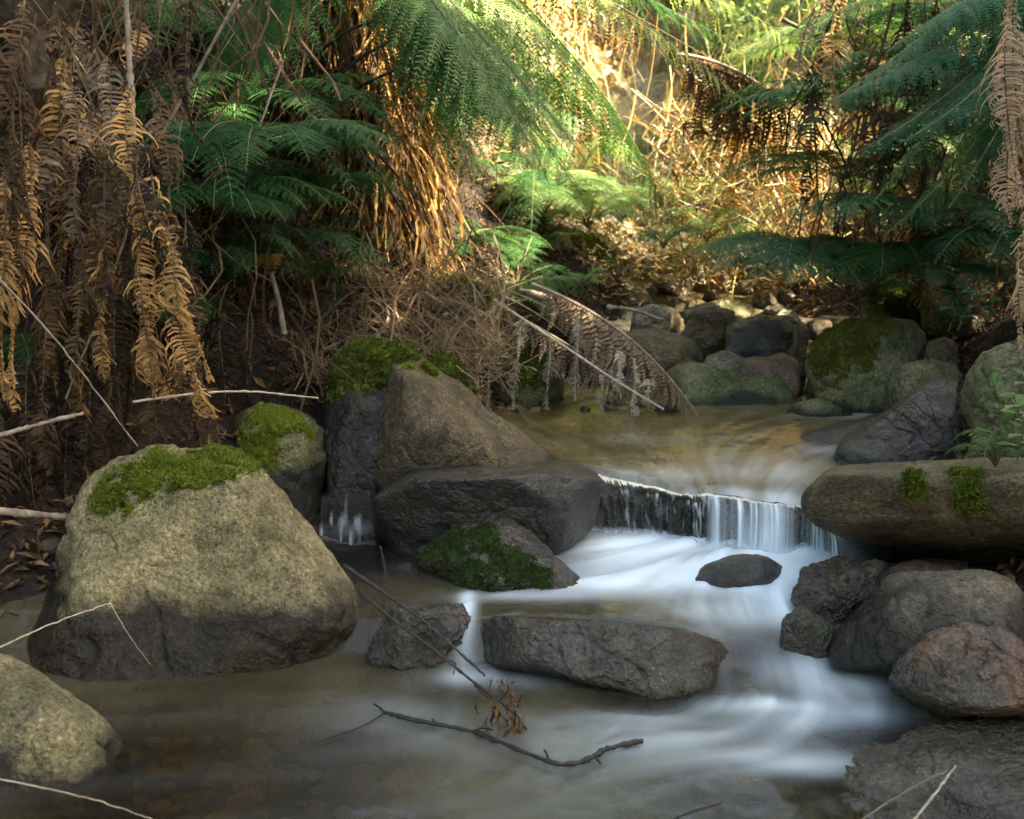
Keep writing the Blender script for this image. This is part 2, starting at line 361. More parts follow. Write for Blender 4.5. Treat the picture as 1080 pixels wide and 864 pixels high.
clear = np.clip(clear, 0, .92)
mb = MB(); mb.add(np.stack([X, Y, Z], -1), grid_faces(*X.shape))
mark(mb.build('stream_water', M['water'], smooth=True, attrs={'foam': foam.ravel(), 'clear': clear.ravel()}), kind='structure')

# upper pool, ending at a diagonal lip
LIP = catmull([W(560, 478, .25), W(592, 488, .25), W(640, 500, .25), W(700, 510, .25), W(740, 518, .25), W(800, 524, .245), W(850, 535, .23), W(872, 552, .20)], 480)
BASE = catmull([W(566, 545, .1), W(600, 556, .1), W(650, 562, .1), W(700, 567, .1), W(742, 574, .1), W(800, 580, .1), W(852, 582, .1), W(885, 583, .1)], 480)
nv = 120
far = np.stack([np.interp(np.linspace(0, 1, 480), [0, 1], [-.35, 2.6]), np.full(480, 5.35), np.full(480, .25)], 1)
li_ = np.linspace(0, 1, 480); LIP[:, 1] += fbm(li_ * 9, li_ * 0, 1, 4, 3) * .10; LIP[:, 2] += fbm(li_ * 12, li_ * 0, 1, 4, 6) * .030; BASE[:, 1] += fbm(li_ * 8, li_ * 0, 1, 4, 8) * .12
vv = np.linspace(0, 1, nv) ** 1.25
G = LIP[None] * (1 - vv)[:, None, None] + far[None] * vv[:, None, None]
X, Y = G[..., 0], G[..., 1]
gx, gy = np.arange(-.6, 2.7, .0125), np.arange(3.2, 5.5, .0125); GX, GY = np.meshgrid(gx, gy)
upst = [sw([(600, 470), (640, 495)], .25), sw([(880, 440), (800, 462), (740, 515)], .25), sw([(700, 445), (720, 480), (770, 520)], .25), sw([(900, 470), (860, 480), (820, 522)], .25), sw([(560, 450), (620, 470), (700, 505)], .25), sw([(960, 436), (880, 444)], .25)]
sU = streaks(GX, GY, upst, (-.3, -.25), 12, .2)
ix = ((X - gx[0]) / .0125).round().astype(int).clip(0, len(gx) - 1); iy = ((Y - gy[0]) / .0125).round().astype(int).clip(0, len(gy) - 1)
sV = sU[iy, ix]
foam = np.zeros_like(X)
for a in [(740, 500, 110, 10, .22), (800, 492, 70, 18, .30), (780, 520, 70, 7, .45), (650, 497, 60, 4, .05), (870, 474, 30, 5, .35), (700, 462, 100, 6, .10), (830, 530, 40, 8, .5), (890, 437, 60, 4, .3)]:
    foam += blob(X, Y, *a, z=.25)  # aerated water, plus soft grey highlights above the lip painted in as foam
foam = np.clip(foam * (.55 + .5 * sV) + .05 * (sV - .35), 0, .9)
clear = np.clip(.30 + .3 * fbm(X, Y, 3) + sstep(.25, 0, vv)[:, None] * .2, 0, .9) * np.ones_like(X)
drop = sstep(.035, 0, vv)[:, None] * .012
Z = G[..., 2] + (sV - .5) * .004 - drop + fbm(X, Y, 5) * .006
mb = MB(); mb.add(np.stack([X, Y, Z], -1), grid_faces(*X.shape))
mark(mb.build('pool_water', M['water_up'], smooth=True, attrs={'foam': foam.ravel(), 'clear': clear.ravel()}), kind='structure')
# waterfall: a skin of water leaving that lip
nv = 56; tt = np.linspace(0, 1, nv); s_ = np.linspace(0, 1, 480)
edge = Z[0]
G = np.zeros((nv, 480, 3))
for k, t_ in enumerate(tt):
    h = t_ ** .62
    p = LIP * (1 - h) + BASE * h
    p[:, 2] = edge * (1 - t_ ** 2.3) + (.085) * t_ ** 2.3
    G[k] = p
cell = np.interp(np.arange(480) * .42, np.arange(520), rng.random(520))
cell2 = np.interp(np.arange(480) * .11, np.arange(520), rng.random(520))
lipx = LIP[:, 0]
white = sstep(W(738, 518, .25).x, W(765, 520, .25).x, lipx)
strand = np.clip((cell * .5 + cell2 * .65 - .30) * 1.7, 0, 1)
vst = .5 * vn(s_[None] * 210 + 4 * vn(s_[None] * 9, tt[:, None] * 3, 1, 5), tt[:, None] * 5.0, 1.0) + .5 * vn(s_[None] * 45, tt[:, None] * 4.0, 1, 3)
gapm = .25 + .75 * sstep(.20, .42, vn(s_ * 34, s_ * 0, 1, 7))
foam = np.clip(white[None] * gapm[None] * (strand[None] ** 1.4 * 1.0 * (.6 + .6 * vn(s_[None] * 50, tt[:, None] * 2, 1, 2)) + .10 + .6 * tt[:, None] ** 2.2) + (1 - white[None]) * np.clip(vst - .64, 0, 1) * 1.6 * (1 - .3 * tt[:, None]), 0, .95)
foam = np.clip(foam + .22 * sstep(.06, 0, tt)[:, None] * vst, 0, .95)
foam = np.clip(foam + sstep(.88, 1, tt)[:, None] * .55, 0, .95)
clear = np.full_like(foam, .95)
G[..., 1] -= (strand[None] * white[None] * .012) + (vst - .5) * .008 * (1 - .5 * tt[:, None]); G[..., 2] += (vst - .5) * .006 * (1 - white)[None]
mb = MB(); mb.add(G, grid_faces(nv, 480))
mark(mb.build('waterfall', M['fall'], smooth=True, attrs={'foam': foam.ravel(), 'clear': clear.ravel()}), kind='structure')
# small cascade between the stones on the left
A = catmull([W(340, 522, .19), W(372, 518, .20), W(402, 514, .19)], 60); B = catmull([W(338, 562, .1), W(372, 572, .1), W(404, 562, .1)], 60)
t2 = np.linspace(0, 1, 24)[:, None, None]; G = A[None] * (1 - t2) + B[None] * t2
sn = vn(np.linspace(0, 60, 60)[None] * .22, t2[:, :, 0] * 3); G[..., 1] -= sn * .03
mb = MB(); mb.add(G, grid_faces(24, 60)); fo = .7 * np.clip((sn - .66) * 1.2 + .15 * t2[:, :, 0] ** 3, 0, .8) * np.ones((24, 60))
mark(mb.build('side_cascade', M['fall'], smooth=True, attrs={'foam': fo.ravel(), 'clear': np.full(fo.size, .7)}), kind='structure')
# creek further up
ys = np.arange(5.3, 11, .05); us = np.linspace(-.1, 1.1, 40)
Yg = ys[:, None] * np.ones(40); Xg = li(ys, LE)[:, None] * (1 - us) + li(ys, RE)[:, None] * us
Zg = li(ys, WL)[:, None] - .03 + fbm(Xg, Yg, 6) * .02
stp = np.abs(np.gradient(li(ys, WL)))[:, None] * 60
mb = MB(); mb.add(np.stack([Xg, Yg, Zg], -1), grid_faces(*Xg.shape))
mark(mb.build('creek_water', M['water_up'], smooth=True, attrs={'foam': np.clip(stp * .25 * vn(Xg, Yg, 14), 0, .7).ravel(), 'clear': np.full(Xg.size, .55)}), kind='structure')

# ------------------------------------------------------------------ rocks
_ico = {}
def ico(n):
    if n not in _ico:
        bm = bmesh.new(); bmesh.ops.create_icosphere(bm, subdivisions=n, radius=1)
        bm.verts.ensure_lookup_table()
        _ico[n] = (np.array([v.co for v in bm.verts]), np.array([[v.index for v in f.verts] for f in bm.faces])); bm.free()
    return _ico[n]
def hull_planes(P):
    bm = bmesh.new()
    for p in P: bm.verts.new(p)
    r = bmesh.ops.convex_hull(bm, input=bm.verts)
    bm.normal_update(); c = P.mean(0); pl = []
    for f in sorted(bm.faces, key=lambda f: -f.calc_area()):
        n = np.array(f.normal); h = float(np.dot(n, np.array(f.verts[0].co) - c))
        if h < 0: n, h = -n, -h
        if all(np.dot(n, q[0]) < .975 for q in pl) and h > 1e-4: pl.append((n, h))
    bm.free(); return c, np.array([p[0] for p in pl]), np.array([p[1] for p in pl])
def rock_shape(P, det=6, k=16, amp=.02, seed=0, freq=None, cuts=None):
    P = np.array([tuple(p) for p in P], float); c, N, H = hull_planes(P)
    rs = np.random.default_rng(seed * 13 + 5); nc = cuts if cuts is not None else (9 if k > 13 else 4)
    cn = unit(np.stack([rs.normal(0, .55, nc), -rs.uniform(.3, 1, nc), rs.uniform(-.35, .9, nc)], 1)); ch = ((P - c) @ cn.T).max(0) * rs.uniform(.80, .92, nc)
    N = np.vstack([N, cn]); H = np.concatenate([H, ch]); k = k * 1.6
    Dv, Fc = ico(det)
    q = np.maximum(Dv @ N.T, 0) / H[None]
    r = (q ** k).sum(1) ** (-1.0 / k) * (1 + .55 / k)
    V = c + Dv * r[:, None]; size = r.mean()
    fr = freq or 1.1 / size; off = Vector((seed * 7.3, seed * 3.1, seed * 5.7))
    d = np.array([noise.fractal(Vector(v) * fr + off, 1.0, 2.0, 6) for v in V])
    rd = np.array([abs(noise.noise(Vector(v) * fr * 2.3 + off * 2)) for v in V])
    d2 = np.array([noise.fractal(Vector(v) * fr * 9 + off, .8, 2.0, 4) for v in V])
    V = V + Dv * ((d2 * amp * .16 + d * amp * 1.6 - np.maximum(.10 - rd, 0) * amp * 4.5) )[:, None]
    return V, Fc
def outline_pts(out, Y0, th, lean=.3, fs=.62, bs=.7, sink=.12):
    """outline: picture points; Y0 distance of the base; lean pushes higher points back; returns 3-D hull points"""
    py = np.array([p[1] for p in out], float); bot = py.max(); P = []
    cx = np.mean([p[0] for p in out]); cy = py.mean()
    for q in out:
        dy = q[2] if len(q) > 2 else 0
        hh = (bot - q[1]) / F * Y0
        fr_ = min(1.0, max(0.0, (bot - q[1]) / max(1.0, bot - py.min()) / .4))
        P.append(D(q[0], q[1], Y0 + lean * hh + dy + th * .35 * fr_))
    for q in out:
        x = cx + (q[0] - cx) * fs; y = cy + (q[1] - cy) * fs; hh = (bot - y) / F * Y0
        P.append(D(x, y, Y0 + lean * hh * 1.2))
        x = cx + (q[0] - cx) * bs; y = cy + (q[1] - cy) * bs
        P.append(D(x, y, Y0 + lean * (bot - y) / F * Y0 + th))
    if sink:
        zs = min(p.z for p in P)
        for p in list(P):
            if p.z < zs + .08: P.append(Vector((p.x, p.y, p.z - sink)))
    return P
ROCKS = {}
LEVEL = dict(A=-.02, C=.0, G=.08, I=-.01, L=.23, L2=.23, f=.22, g=.23, b=.22, k=.22)
def rock(key, out, Y0, th, mat, label, lean=.3, det=6, k=16, amp=.02, fs=.62, bs=.7, sink=.12, extra=(), group=None, name='boulder', cat='rock', moss=None, cuts=None, pts=None):
    if key in LEVEL:                        # a stone standing in water: its distance follows from its waterline
        yo = Y0; bp = max(out, key=lambda q: q[1]); Y0 = W(bp[0], bp[1] - 2, LEVEL[key]).y; q_ = Y0 / yo
        cv = Vector((0, 0, CAMH)); sc_ = lambda p: cv + (Vector(p) - cv) * q_
        extra = [sc_(p) for p in extra]
        if moss: moss = ([(sc_(p), r) for p, r in moss[0]],) + tuple(moss[1:])
    P = outline_pts(out, Y0, th, lean, fs, bs, sink) + list(extra) if not pts else [D(*p) for p in pts]
    V, Fc = rock_shape(P, det, k, amp, seed=len(ROCKS) + 1, cuts=cuts)
    base = Vector((V[:, 0].mean(), V[:, 1].mean(), V[:, 2].min()))
    mb = MB(); mb.add(V, Fc)
    if moss:
        root = thing(name, base, label, cat, group)
        mb.build('stone', M[mat], root, smooth=True)
        mossy(root, V, Fc, *moss)
    else:
        root = mb.build(name, M[mat], smooth=True); me = root.data
        me.transform(Matrix.Translation(-base)); root.location = base; mark(root, label, cat, group)
    ROCKS[key] = (root, V, Fc)
    return root
def mossy(root, V, Fc, spots, n, nzmin=.1, mat='moss', lift=.014, blade=.013):
    """a cushion of moss grown on the stone: lifted skin plus thousands of tiny shoots"""
    a, b, c = V[Fc[:, 0]], V[Fc[:, 1]], V[Fc[:, 2]]
    nr = np.cross(b - a, c - a); ar = np.linalg.norm(nr, axis=1); nr = nr / ar[:, None]; ce = (a + b + c) / 3
    m = np.zeros(len(V)); mf = np.zeros(len(ce))
    for p, r in spots:
        p = np.array(p)
        ex = 1 if np.isscalar(r) else np.array(r)
        rr = r if np.isscalar(r) else 1.0
        m = np.maximum(m, 1 - np.linalg.norm((V - p) / ex, axis=1) / rr); mf = np.maximum(mf, 1 - np.linalg.norm((ce - p) / ex, axis=1) / rr)
    jag = np.array([noise.fractal(Vector(v) * 16, 1., 2., 4) for v in ce]) * .45
    mf = mf + jag
    ok = (mf - jag > .10) & (mf > .30) & (nr[:, 2] > nzmin)
    if ok.sum() < 5: return
    # vertex normals
    vnm = np.zeros_like(V)
    for q in range(3): np.add.at(vnm, Fc[:, q], nr * ar[:, None])
    vnm = unit(vnm)
    use = np.unique(Fc[ok]); cnt = np.zeros(len(V)); np.add.at(cnt, Fc[ok].ravel(), 1); full = np.zeros(len(V)); np.add.at(full, Fc.ravel(), 1)
    inner = (cnt >= full)
    lv = np.array([noise.noise(Vector(v) * 45) for v in V[use]])
    mp = -np.ones(len(V), int); mp[use] = np.arange(len(use))
    h = np.where(inner[use], lift * (.75 + .9 * lv), -.002)
    mb = MB(); mb.add(V[use] + vnm[use] * h[:, None], mp[Fc[ok]])
    idx = np.nonzero(ok)[0]; pr = ar[idx] * np.clip(mf[idx] + .35, .1, 1); pr /= pr.sum()
    fr0 = np.nonzero((mf - jag > .02) & (nr[:, 2] > nzmin - .15))[0]; nf = n // 7; pf_ = ar[fr0] / ar[fr0].sum()
    f = np.concatenate([rng.choice(idx, n - nf, p=pr), rng.choice(fr0, nf, p=pf_)]); w = rng.dirichlet((1, 1, 1), n)
    p = (V[Fc[f]] * w[..., None]).sum(1); nn = nr[f]
    hh = np.array([noise.noise(Vector(q) * 45) for q in p])
    lf = np.full(n, lift); lf[n - nf:] = 0; p = p + nn * (lf * (.5 + .8 * hh))[:, None]
    d = unit(nn * .8 + rng.normal(0, .55, (n, 3)) + np.array([0, 0, .3])); s = unit(np.cross(d, rng.normal(0, 1, (n, 3))))
    L = (blade * rng.uniform(.5, 1.5, n) * np.where(np.arange(n) < n - nf, 1, .6))[:, None]; wd = L * .2
    mb.add(np.stack([p - s * wd, p + s * wd, p + d * L * .6 + s * wd * 1.1, p + d * L * 1.0 - s * wd * .2], 1), np.arange(n * 4).reshape(-1, 4))
    mb.build('moss', M[mat], root)

# --- foreground and middle stones (outlines in photograph pixels, each at its own distance)
rock('A', [(16, 724), (8, 692), (42, 615), (78, 540), (98, 490), (132, 474), (232, 472), (272, 492), (304, 520), (346, 580), (384, 640), (402, 680), (394, 708), (310, 718), (180, 726)], 2.93, .75, 'tan',
     'big tan boulder with a crown of green moss, left of the front pool', lean=.45, det=7, k=18, amp=.030, fs=.66, sink=.15,
     moss=([(D(100, 505, 3.25), .16), (D(150, 484, 3.3), .18), (D(205, 486, 3.3), .16), (D(245, 482, 3.4), .12), (D(165, 515, 3.12), .08)], 26000, .15, 'moss', .011, .011))
rock('B', [(-110, 864), (-80, 690), (-10, 678), (40, 698), (82, 738), (118, 778), (140, 820), (150, 900), (60, 960)], 2.12, .55, 'tan_near', 'rounded lichen-spotted boulder cut off by the bottom left corner', lean=.5, det=7, k=12, amp=.022, sink=.1)
rock('C', [(252, 560), (246, 440), (262, 424), (312, 426), (340, 452), (343, 500), (338, 560), (300, 585)], 3.75, .45, 'olive', 'upright mossy grey-green boulder behind the big tan boulder', lean=.25, k=12, amp=.02,
     moss=([(D(290, 435, 3.9), .16), (D(330, 455, 3.85), .12), (D(265, 470, 3.85), .13)], 9000, .0, 'moss', .008, .011))
rock('D', [(346, 548), (344, 470), (348, 415), (366, 398), (405, 400), (430, 430), (425, 500), (400, 552)], 3.80, .40, 'slate', 'dark rounded stone under the moss, left side of the grey wedge rock', lean=.2, k=10, amp=.02)
rock('E', [(392, 560), (398, 520), (420, 420), (418, 372), (435, 368), (452, 384), (505, 424), (560, 464), (592, 490), (600, 540), (560, 560)], 3.72, .50, 'brown', 'tall wedge of brown-grey rock sloping down to the right beside the fall', lean=.45, det=7, k=30, amp=.016,
     extra=[D(440, 420, 3.72), D(430, 372, 4.15), D(405, 372, 4.1), D(395, 400, 4.1)],
     moss=([(D(433, 372, 4.0), .07), (D(455, 386, 4.05), .05)], 2500, -.2, 'moss', .012, .013))
rock('E2', [(348, 420), (350, 385), (372, 366), (402, 358), (430, 366), (438, 400), (420, 425), (380, 428)], 3.95, .30, 'olive', 'stone wholly capped with bright green moss atop the dark stones', lean=.3, k=9, amp=.02,
     moss=([(D(392, 375, 4.05), .30)], 22000, -.35, 'moss', .018, .014))
rock('E3', [(450, 405), (452, 385), (470, 380), (490, 395), (498, 418), (480, 430)], 4.15, .25, 'olive', 'small moss cushion stone on the far slope of the wedge rock', lean=.3, det=5, k=9, amp=.015,
     moss=([(D(475, 398, 4.2), .20)], 6000, -.3, 'moss', .02, .015))
rock('F', [(400, 572), (394, 536), (402, 514), (440, 500), (520, 494), (600, 492), (622, 506), (627, 548), (606, 566), (560, 576), (470, 574)], 3.42, .45, 'slate', 'flat-topped black wet slab at the foot of the wedge rock', det=7, k=34, amp=.012, cuts=2,
     pts=[(394, 524, 3.42), (430, 511, 3.38), (520, 505, 3.34), (600, 504, 3.38), (630, 514, 3.44), (440, 492, 3.80), (520, 488, 3.85), (600, 485, 3.85), (628, 497, 3.72), (394, 560, 3.5), (420, 590, 3.46), (500, 590, 3.42), (590, 584, 3.44), (624, 560, 3.5), (632, 530, 3.46), (400, 560, 3.8), (620, 560, 3.8)])
rock('G', [(428, 602), (438, 578), (470, 562), (518, 540), (545, 552), (590, 592), (624, 626), (600, 638), (540, 638), (470, 618)], 3.05, .38, 'wet', 'small dark pyramid rock furred with moss, amid the water below the slab', lean=.5, k=22, amp=.02, fs=.5,
     moss=([(D(465, 590, 3.15), .20), (D(535, 600, 3.05), .19), (D(505, 565, 3.2), .12)], 5200, -.1, 'moss_dark', .003, .008))
rock('H', [(392, 700), (396, 656), (430, 644), (486, 636), (491, 672), (482, 694), (440, 704)], 2.82, .22, 'wet', 'small wet black stone left of the little spout, crossed by twigs', lean=.4, k=16, amp=.02, sink=.08)
rock('I', [(500, 688), (497, 660), (505, 652), (600, 655), (700, 662), (760, 680), (782, 700), (775, 722), (735, 742), (690, 738), (620, 714), (540, 700)], 2.66, .28, 'wet', 'long low wet brown block with water sliding over it in the centre', lean=.5, det=7, k=24, amp=.014, fs=.85, bs=.9)
rock('J', [(728, 606), (742, 590), (775, 577), (812, 581), (838, 598), (800, 612), (760, 612)], 3.16, .26, 'slate', 'rounded dark stone drowned in white water under the fall', lean=.6, k=8, amp=.008, det=5)
rock('K', [], 3.05, .55, 'brown', 'big flat-topped slab overhanging the right bank with two tufts of moss', det=7, k=26, amp=.014, cuts=4,
     pts=[(850, 526, 3.06), (878, 507, 3.0), (960, 501, 2.96), (1080, 500, 2.96), (1190, 508, 3.0), (862, 500, 3.32), (940, 487, 3.55), (1080, 483, 3.55), (1190, 488, 3.55), (856, 550, 3.14), (905, 578, 3.24), (960, 592, 3.26), (1080, 594, 3.26), (1190, 590, 3.3), (900, 560, 3.65), (1190, 570, 3.7), (900, 545, 3.02), (1080, 552, 3.0), (1190, 550, 3.02)],
     moss=([(D(1020, 508, 2.97), .07), (D(1024, 528, 2.98), .06), (D(966, 512, 2.97), .055)], 4000, -.6, 'moss', .008, .012))
rock('L', [(882, 492), (886, 462), (940, 428), (1000, 402), (1026, 410), (1034, 450), (1010, 494), (950, 500)], 3.65, .35, 'slate', 'angular dark slab tilted up behind the flat right slab', lean=.6, det=7, k=34, amp=.014, fs=.8)
rock('L2', [(838, 470), (850, 455), (890, 446), (930, 440), (930, 470), (880, 478)], 4.05, .3, 'slate', 'low dark wet stone at the pool edge against the tilted slab', lean=.8, det=5, k=14, amp=.012)
rock('M', [(1022, 480), (1018, 410), (1030, 378), (1062, 360), (1110, 352), (1200, 380), (1210, 490), (1100, 500)], 3.55, .6, 'olive', 'large rounded grey-olive boulder cut off by the right edge', lean=.3, k=12, amp=.025, det=7)
rock('N', [(872, 694), (880, 668), (905, 640), (950, 606), (1000, 596), (1055, 602), (1100, 640), (1120, 690), (1000, 708), (920, 704)], 2.62, .55, 'grey', 'smooth grey-brown boulder under the slab, wet at its foot', lean=.6, det=7, k=11, amp=.018, fs=.6)
rock('O', [(930, 712), (950, 690), (985, 666), (1020, 660), (1070, 676), (1130, 700), (1130, 745), (1020, 742), (960, 728)], 2.42, .32, 'orange', 'low rust-stained wet rock in front of the smooth grey boulder', lean=.6, det=7, k=11, amp=.016, fs=.6)
rock('P', [(836, 628), (852, 604), (886, 590), (930, 592), (950, 612), (930, 640), (890, 656), (856, 650)], 2.92, .3, 'wet', 'jagged dark wet stone at the right edge of the white water', lean=.5, k=20, amp=.022)
rock('P2', [(822, 668), (828, 650), (850, 640), (880, 650), (888, 668), (858, 680)], 2.80, .16, 'wet', 'small shiny wet stone splashed by the rapids, right of the current', lean=.5, det=5, k=12, amp=.012)
rock('P3', [(905, 612), (930, 598), (975, 588), (1020, 592), (1020, 620), (950, 640)], 2.95, .4, 'brown', 'brown stone wedged under the overhanging slab', lean=.5, det=5, k=12, amp=.015)
zq = [(842, 822, .000), (862, 800, .012), (930, 780, .016), (1010, 762, .022), (1090, 748, .03), (1260, 750, .05), (1300, 960, .06), (1000, 1000, .03), (880, 930, .005), (846, 870, .0)]
PQ = [W(*q) for q in zq] + [W(q[0], q[1], q[2]) - Vector((0, 0, .3)) for q in zq] + [W(1080, 830, .055), W(980, 850, .04)]
V, Fc = rock_shape(PQ, 7, 34, .022, seed=77, freq=5, cuts=0); V[:, 2] -= .030; base = Vector((V[:, 0].mean(), V[:, 1].mean(), V[:, 2].min())); mb = MB(); mb.add(V, Fc)
o = mb.build('boulder', M['wet'], smooth=True); o.data.transform(Matrix.Translation(-base)); o.location = base; mark(o, 'flat gravelly wet plate barely above the water, bottom right corner', 'rock')
# --- stones around the upper pool
rock('a', [(845, 398), (850, 365), (872, 346), (920, 336), (962, 338), (978, 356), (978, 390), (940, 412), (880, 414)], 4.75, .5, 'olive', 'broad pale boulder with a yellow-green mossy face behind the pool', lean=.5, det=7, k=14, amp=.02,
     moss=([(D(895, 358, 4.95), .22), (D(872, 372, 4.85), .18), (D(925, 350, 5.0), .13)], 12000, -.2, 'moss_sunlit', .006, .011))
rock('b', [(848, 420), (852, 396), (872, 376), (896, 376), (918, 400), (922, 418), (880, 428)], 4.45, .3, 'grey', 'grey dome-shaped stone in front of the mossy boulder', lean=.3, k=11, amp=.012)
rock('c', [(938, 418), (942, 386), (965, 377), (1000, 380), (1020, 394), (1024, 420), (980, 428)], 4.35, .35, 'olive', 'flat-topped olive stone between the mossy boulder and the tilted slab', lean=.5, k=14, amp=.014)
rock('d', [(762, 376), (768, 346), (800, 332), (840, 330), (856, 346), (850, 372), (812, 382)], 5.3, .4, 'slate', 'blocky black stone with brown litter on top beyond the pool', lean=.3, k=20, amp=.02)
rock('e', [(718, 350), (722, 328), (750, 320), (775, 326), (780, 348), (750, 358)], 5.6, .4, 'brown', 'brown rounded stone left of the blocky black stone', lean=.3, det=5, k=12, amp=.02)
rock('f', [(704, 432), (702, 392), (728, 382), (790, 392), (838, 408), (846, 428), (800, 440), (740, 440)], 4.72, .45, 'olive', 'long flat mossy-grey rock along the far edge of the pool', lean=.7, k=18, amp=.014, fs=.8)
rock('g', [(822, 440), (836, 424), (862, 418), (892, 428), (902, 442), (860, 448)], 4.42, .25, 'olive', 'low green-tinged stone at the inflow on the right of the pool', lean=.5, det=5, k=9, amp=.01)
rock('h', [(648, 372), (652, 352), (690, 346), (728, 356), (742, 374), (700, 382)], 5.35, .35, 'brown', 'flat brown stone upstream beside the dead fern tangle', lean=.6, det=5, k=14, amp=.012)
rock('i', [(664, 346), (668, 328), (686, 318), (704, 326), (708, 346), (686, 350)], 5.9, .3, 'grey', 'small round grey stone under the leaning stick', lean=.3, det=5, k=10, amp=.015)
rock('j', [(974, 384), (978, 360), (994, 354), (1008, 362), (1012, 384)], 4.85, .25, 'brown', 'small brown stone right of the pale mossy boulder', lean=.3, det=5, k=10, amp=.012)
rock('k', [(520, 428), (505, 380), (530, 368), (580, 372), (600, 400), (595, 430), (560, 440)], 4.95, .4, 'olive', 'dark rounded stone with vivid green moss behind the hanging dead fern', lean=.3, k=10, amp=.015,
     moss=([(D(560, 380, 5.05), .17)], 7000, .0, 'moss_dark', .015, .016))
rock('l', [(455, 340), (450, 300), (480, 290), (512, 300), (520, 335), (490, 350)], 4.9, .35, 'olive', 'moss-grown lump in the debris above the wedge rock', lean=.3, det=5, k=9, amp=.02,
     moss=([(D(485, 305, 5.0), .25)], 7000, -.2, 'moss', .018, .018))
rock('m', [(905, 345), (912, 310), (945, 296), (985, 305), (992, 345), (950, 356)], 5.4, .4, 'olive', 'shadowed mossy boulder at the foot of the right bank ferns', lean=.2, det=5, k=10, amp=.02,
     moss=([(D(945, 310, 5.5), .2)], 4000, 0, 'moss_dark', .014, .018))
rock('n', [(975, 330), (978, 290), (1000, 276), (1022, 290), (1024, 330)], 5.3, .35, 'olive', 'dark green moss-covered stone in the gloom at right', lean=.2, det=5, k=9, amp=.02)
rock('o', [(535, 312), (538, 295), (560, 288), (584, 296), (588, 312), (560, 318)], 6.6, .3, 'redrock', 'small orange-brown stone under the sunlit ferns', lean=.3, det=5, k=10, amp=.012)
rock('p', [(560, 292), (552, 262), (580, 248), (622, 252), (652, 270), (656, 292), (610, 300)], 7.2, .5, 'olive', 'moss-topped rock in the sun in the middle distance', lean=.3, det=5, k=10, amp=.03,
     moss=([(D(600, 262, 7.5), .35)], 6000, 0, 'moss', .03, .03))
rock('q', [(742, 395), (745, 376), (765, 368), (790, 380), (792, 396)], 5.05, .25, 'grey', 'pale spotted stone between the black block and the long flat rock', lean=.3, det=5, k=10, amp=.012)
rock('r', [(770, 400), (785, 376), (830, 374), (850, 386), (846, 404)], 5.0, .3, 'redrock', 'reddish flat stone under the blocky black stone', lean=.6, det=5, k=12, amp=.012)
# rock ledge under the fall
mb = MB(); nL = 480; prof = []
for t_, dz in [(-.8, -.01), (-.3, -.012), (0, -.022), (.15, -.03), (.4, -.035), (.7, -.04), (1.0, -.05), (1.0, -.25), (-1., -.4)]:
    h = max(t_, 0) ** .62
    p = LIP * (1 - h) + BASE * h; p = p.copy()
    if t_ < 0: p[:, 1] -= t_ * .35
    p[:, 2] = (np.minimum(edge, .25) * (1 - max(t_, 0) ** 2.3) + .085 * max(t_, 0) ** 2.3) + dz
    if 0 <= t_ < 1: p[:, 1] += .01 + .035 * vn(s_ * 60, t_ * 2.0 + 0 * s_) * 1.0
    prof.append(p)
prof = np.array(prof); tt0 = np.linspace(0, 1, 9); tn = np.linspace(0, 1, 60)
PR = np.stack([np.stack([np.interp(tn, tt0, prof[:, i, c]) for c in range(3)], 1) for i in range(nL)], 1)
PR[..., 1] += (vn(s_[None] * 90, tn[:, None] * 7) - .5) * .04; PR[..., 2] += (vn(s_[None] * 40, tn[:, None] * 20, 1, 4) - .5) * .012
mb.add(PR, grid_faces(60, nL)); mark(mb.build('rock_ledge', M['wet'], smooth=True), 'black wet rock ledge the stream spills over', 'rock')

Dv, Fc = ico(2); mb = MB(); gp = []
for _ in range(1100):
    x, y = rng.uniform(-1.5, 1.5), rng.uniform(1.9, 3.6); s1 = rng.uniform(.012, .05) * np.array([1, rng.uniform(.6, 1), .5]); th = rng.uniform(0, 6.3); v_ = Dv * s1 * (1 + .15 * np.sin(Dv * 3 + rng.uniform(0, 6, 3)).sum(1))[:, None]
    mb.add(np.stack([v_[:, 0] * math.cos(th) - v_[:, 1] * math.sin(th) + x, v_[:, 0] * math.sin(th) + v_[:, 1] * math.cos(th) + y, v_[:, 2] + gz(x, y) + .01], 1), Fc)
mark(mb.build('bed_gravel', M['redrock'], smooth=True), kind='stuff')
ROCKS['J'][0].location.z -= .018
# stones scattered up the creek and along the edges
small = [MB() for _ in range(5)]
protos = []
for k in range(5):
    P = unit(rng.normal(0, 1, (16, 3))) * np.array([1, .85, .6]) * rng.uniform(.8, 1.1, (16, 1))
    V, Fc = rock_shape(P, 4, 12, .10, seed=60 + k, freq=1.2)
    mb = MB(); mb.add(V, Fc); o = mb.build('stone', M[['grey', 'brown', 'olive', 'redrock', 'brown'][k]], smooth=True); protos.append(o)
used = [0] * 5
def small_stone(x, y, z, s, label, group, k=None):
    k = rng.integers(5) if k is None else k
    o = protos[k] if not used[k] else protos[k].copy()
    if used[k]: C.objects.link(o)
    used[k] = 1; o.location = (x, y, z); o.scale = (s, s, s); o.rotation_euler = (rng.uniform(-.3, .3), rng.uniform(-.3, .3), rng.uniform(0, 6.3)); mark(o, label, 'stone', group)
for i in range(110):
    y = 5.45 + 4.5 * rng.random() ** 1.5; u_ = rng.uniform(-.05, 1.05); x = li(y, LE) * (1 - u_) + li(y, RE) * u_
    small_stone(x, y, li(y, WL) + rng.uniform(-.05, .05), rng.uniform(.07, .2), 'loose stone lying in the creek bed above the pool', 'stones in the upper creek bed')
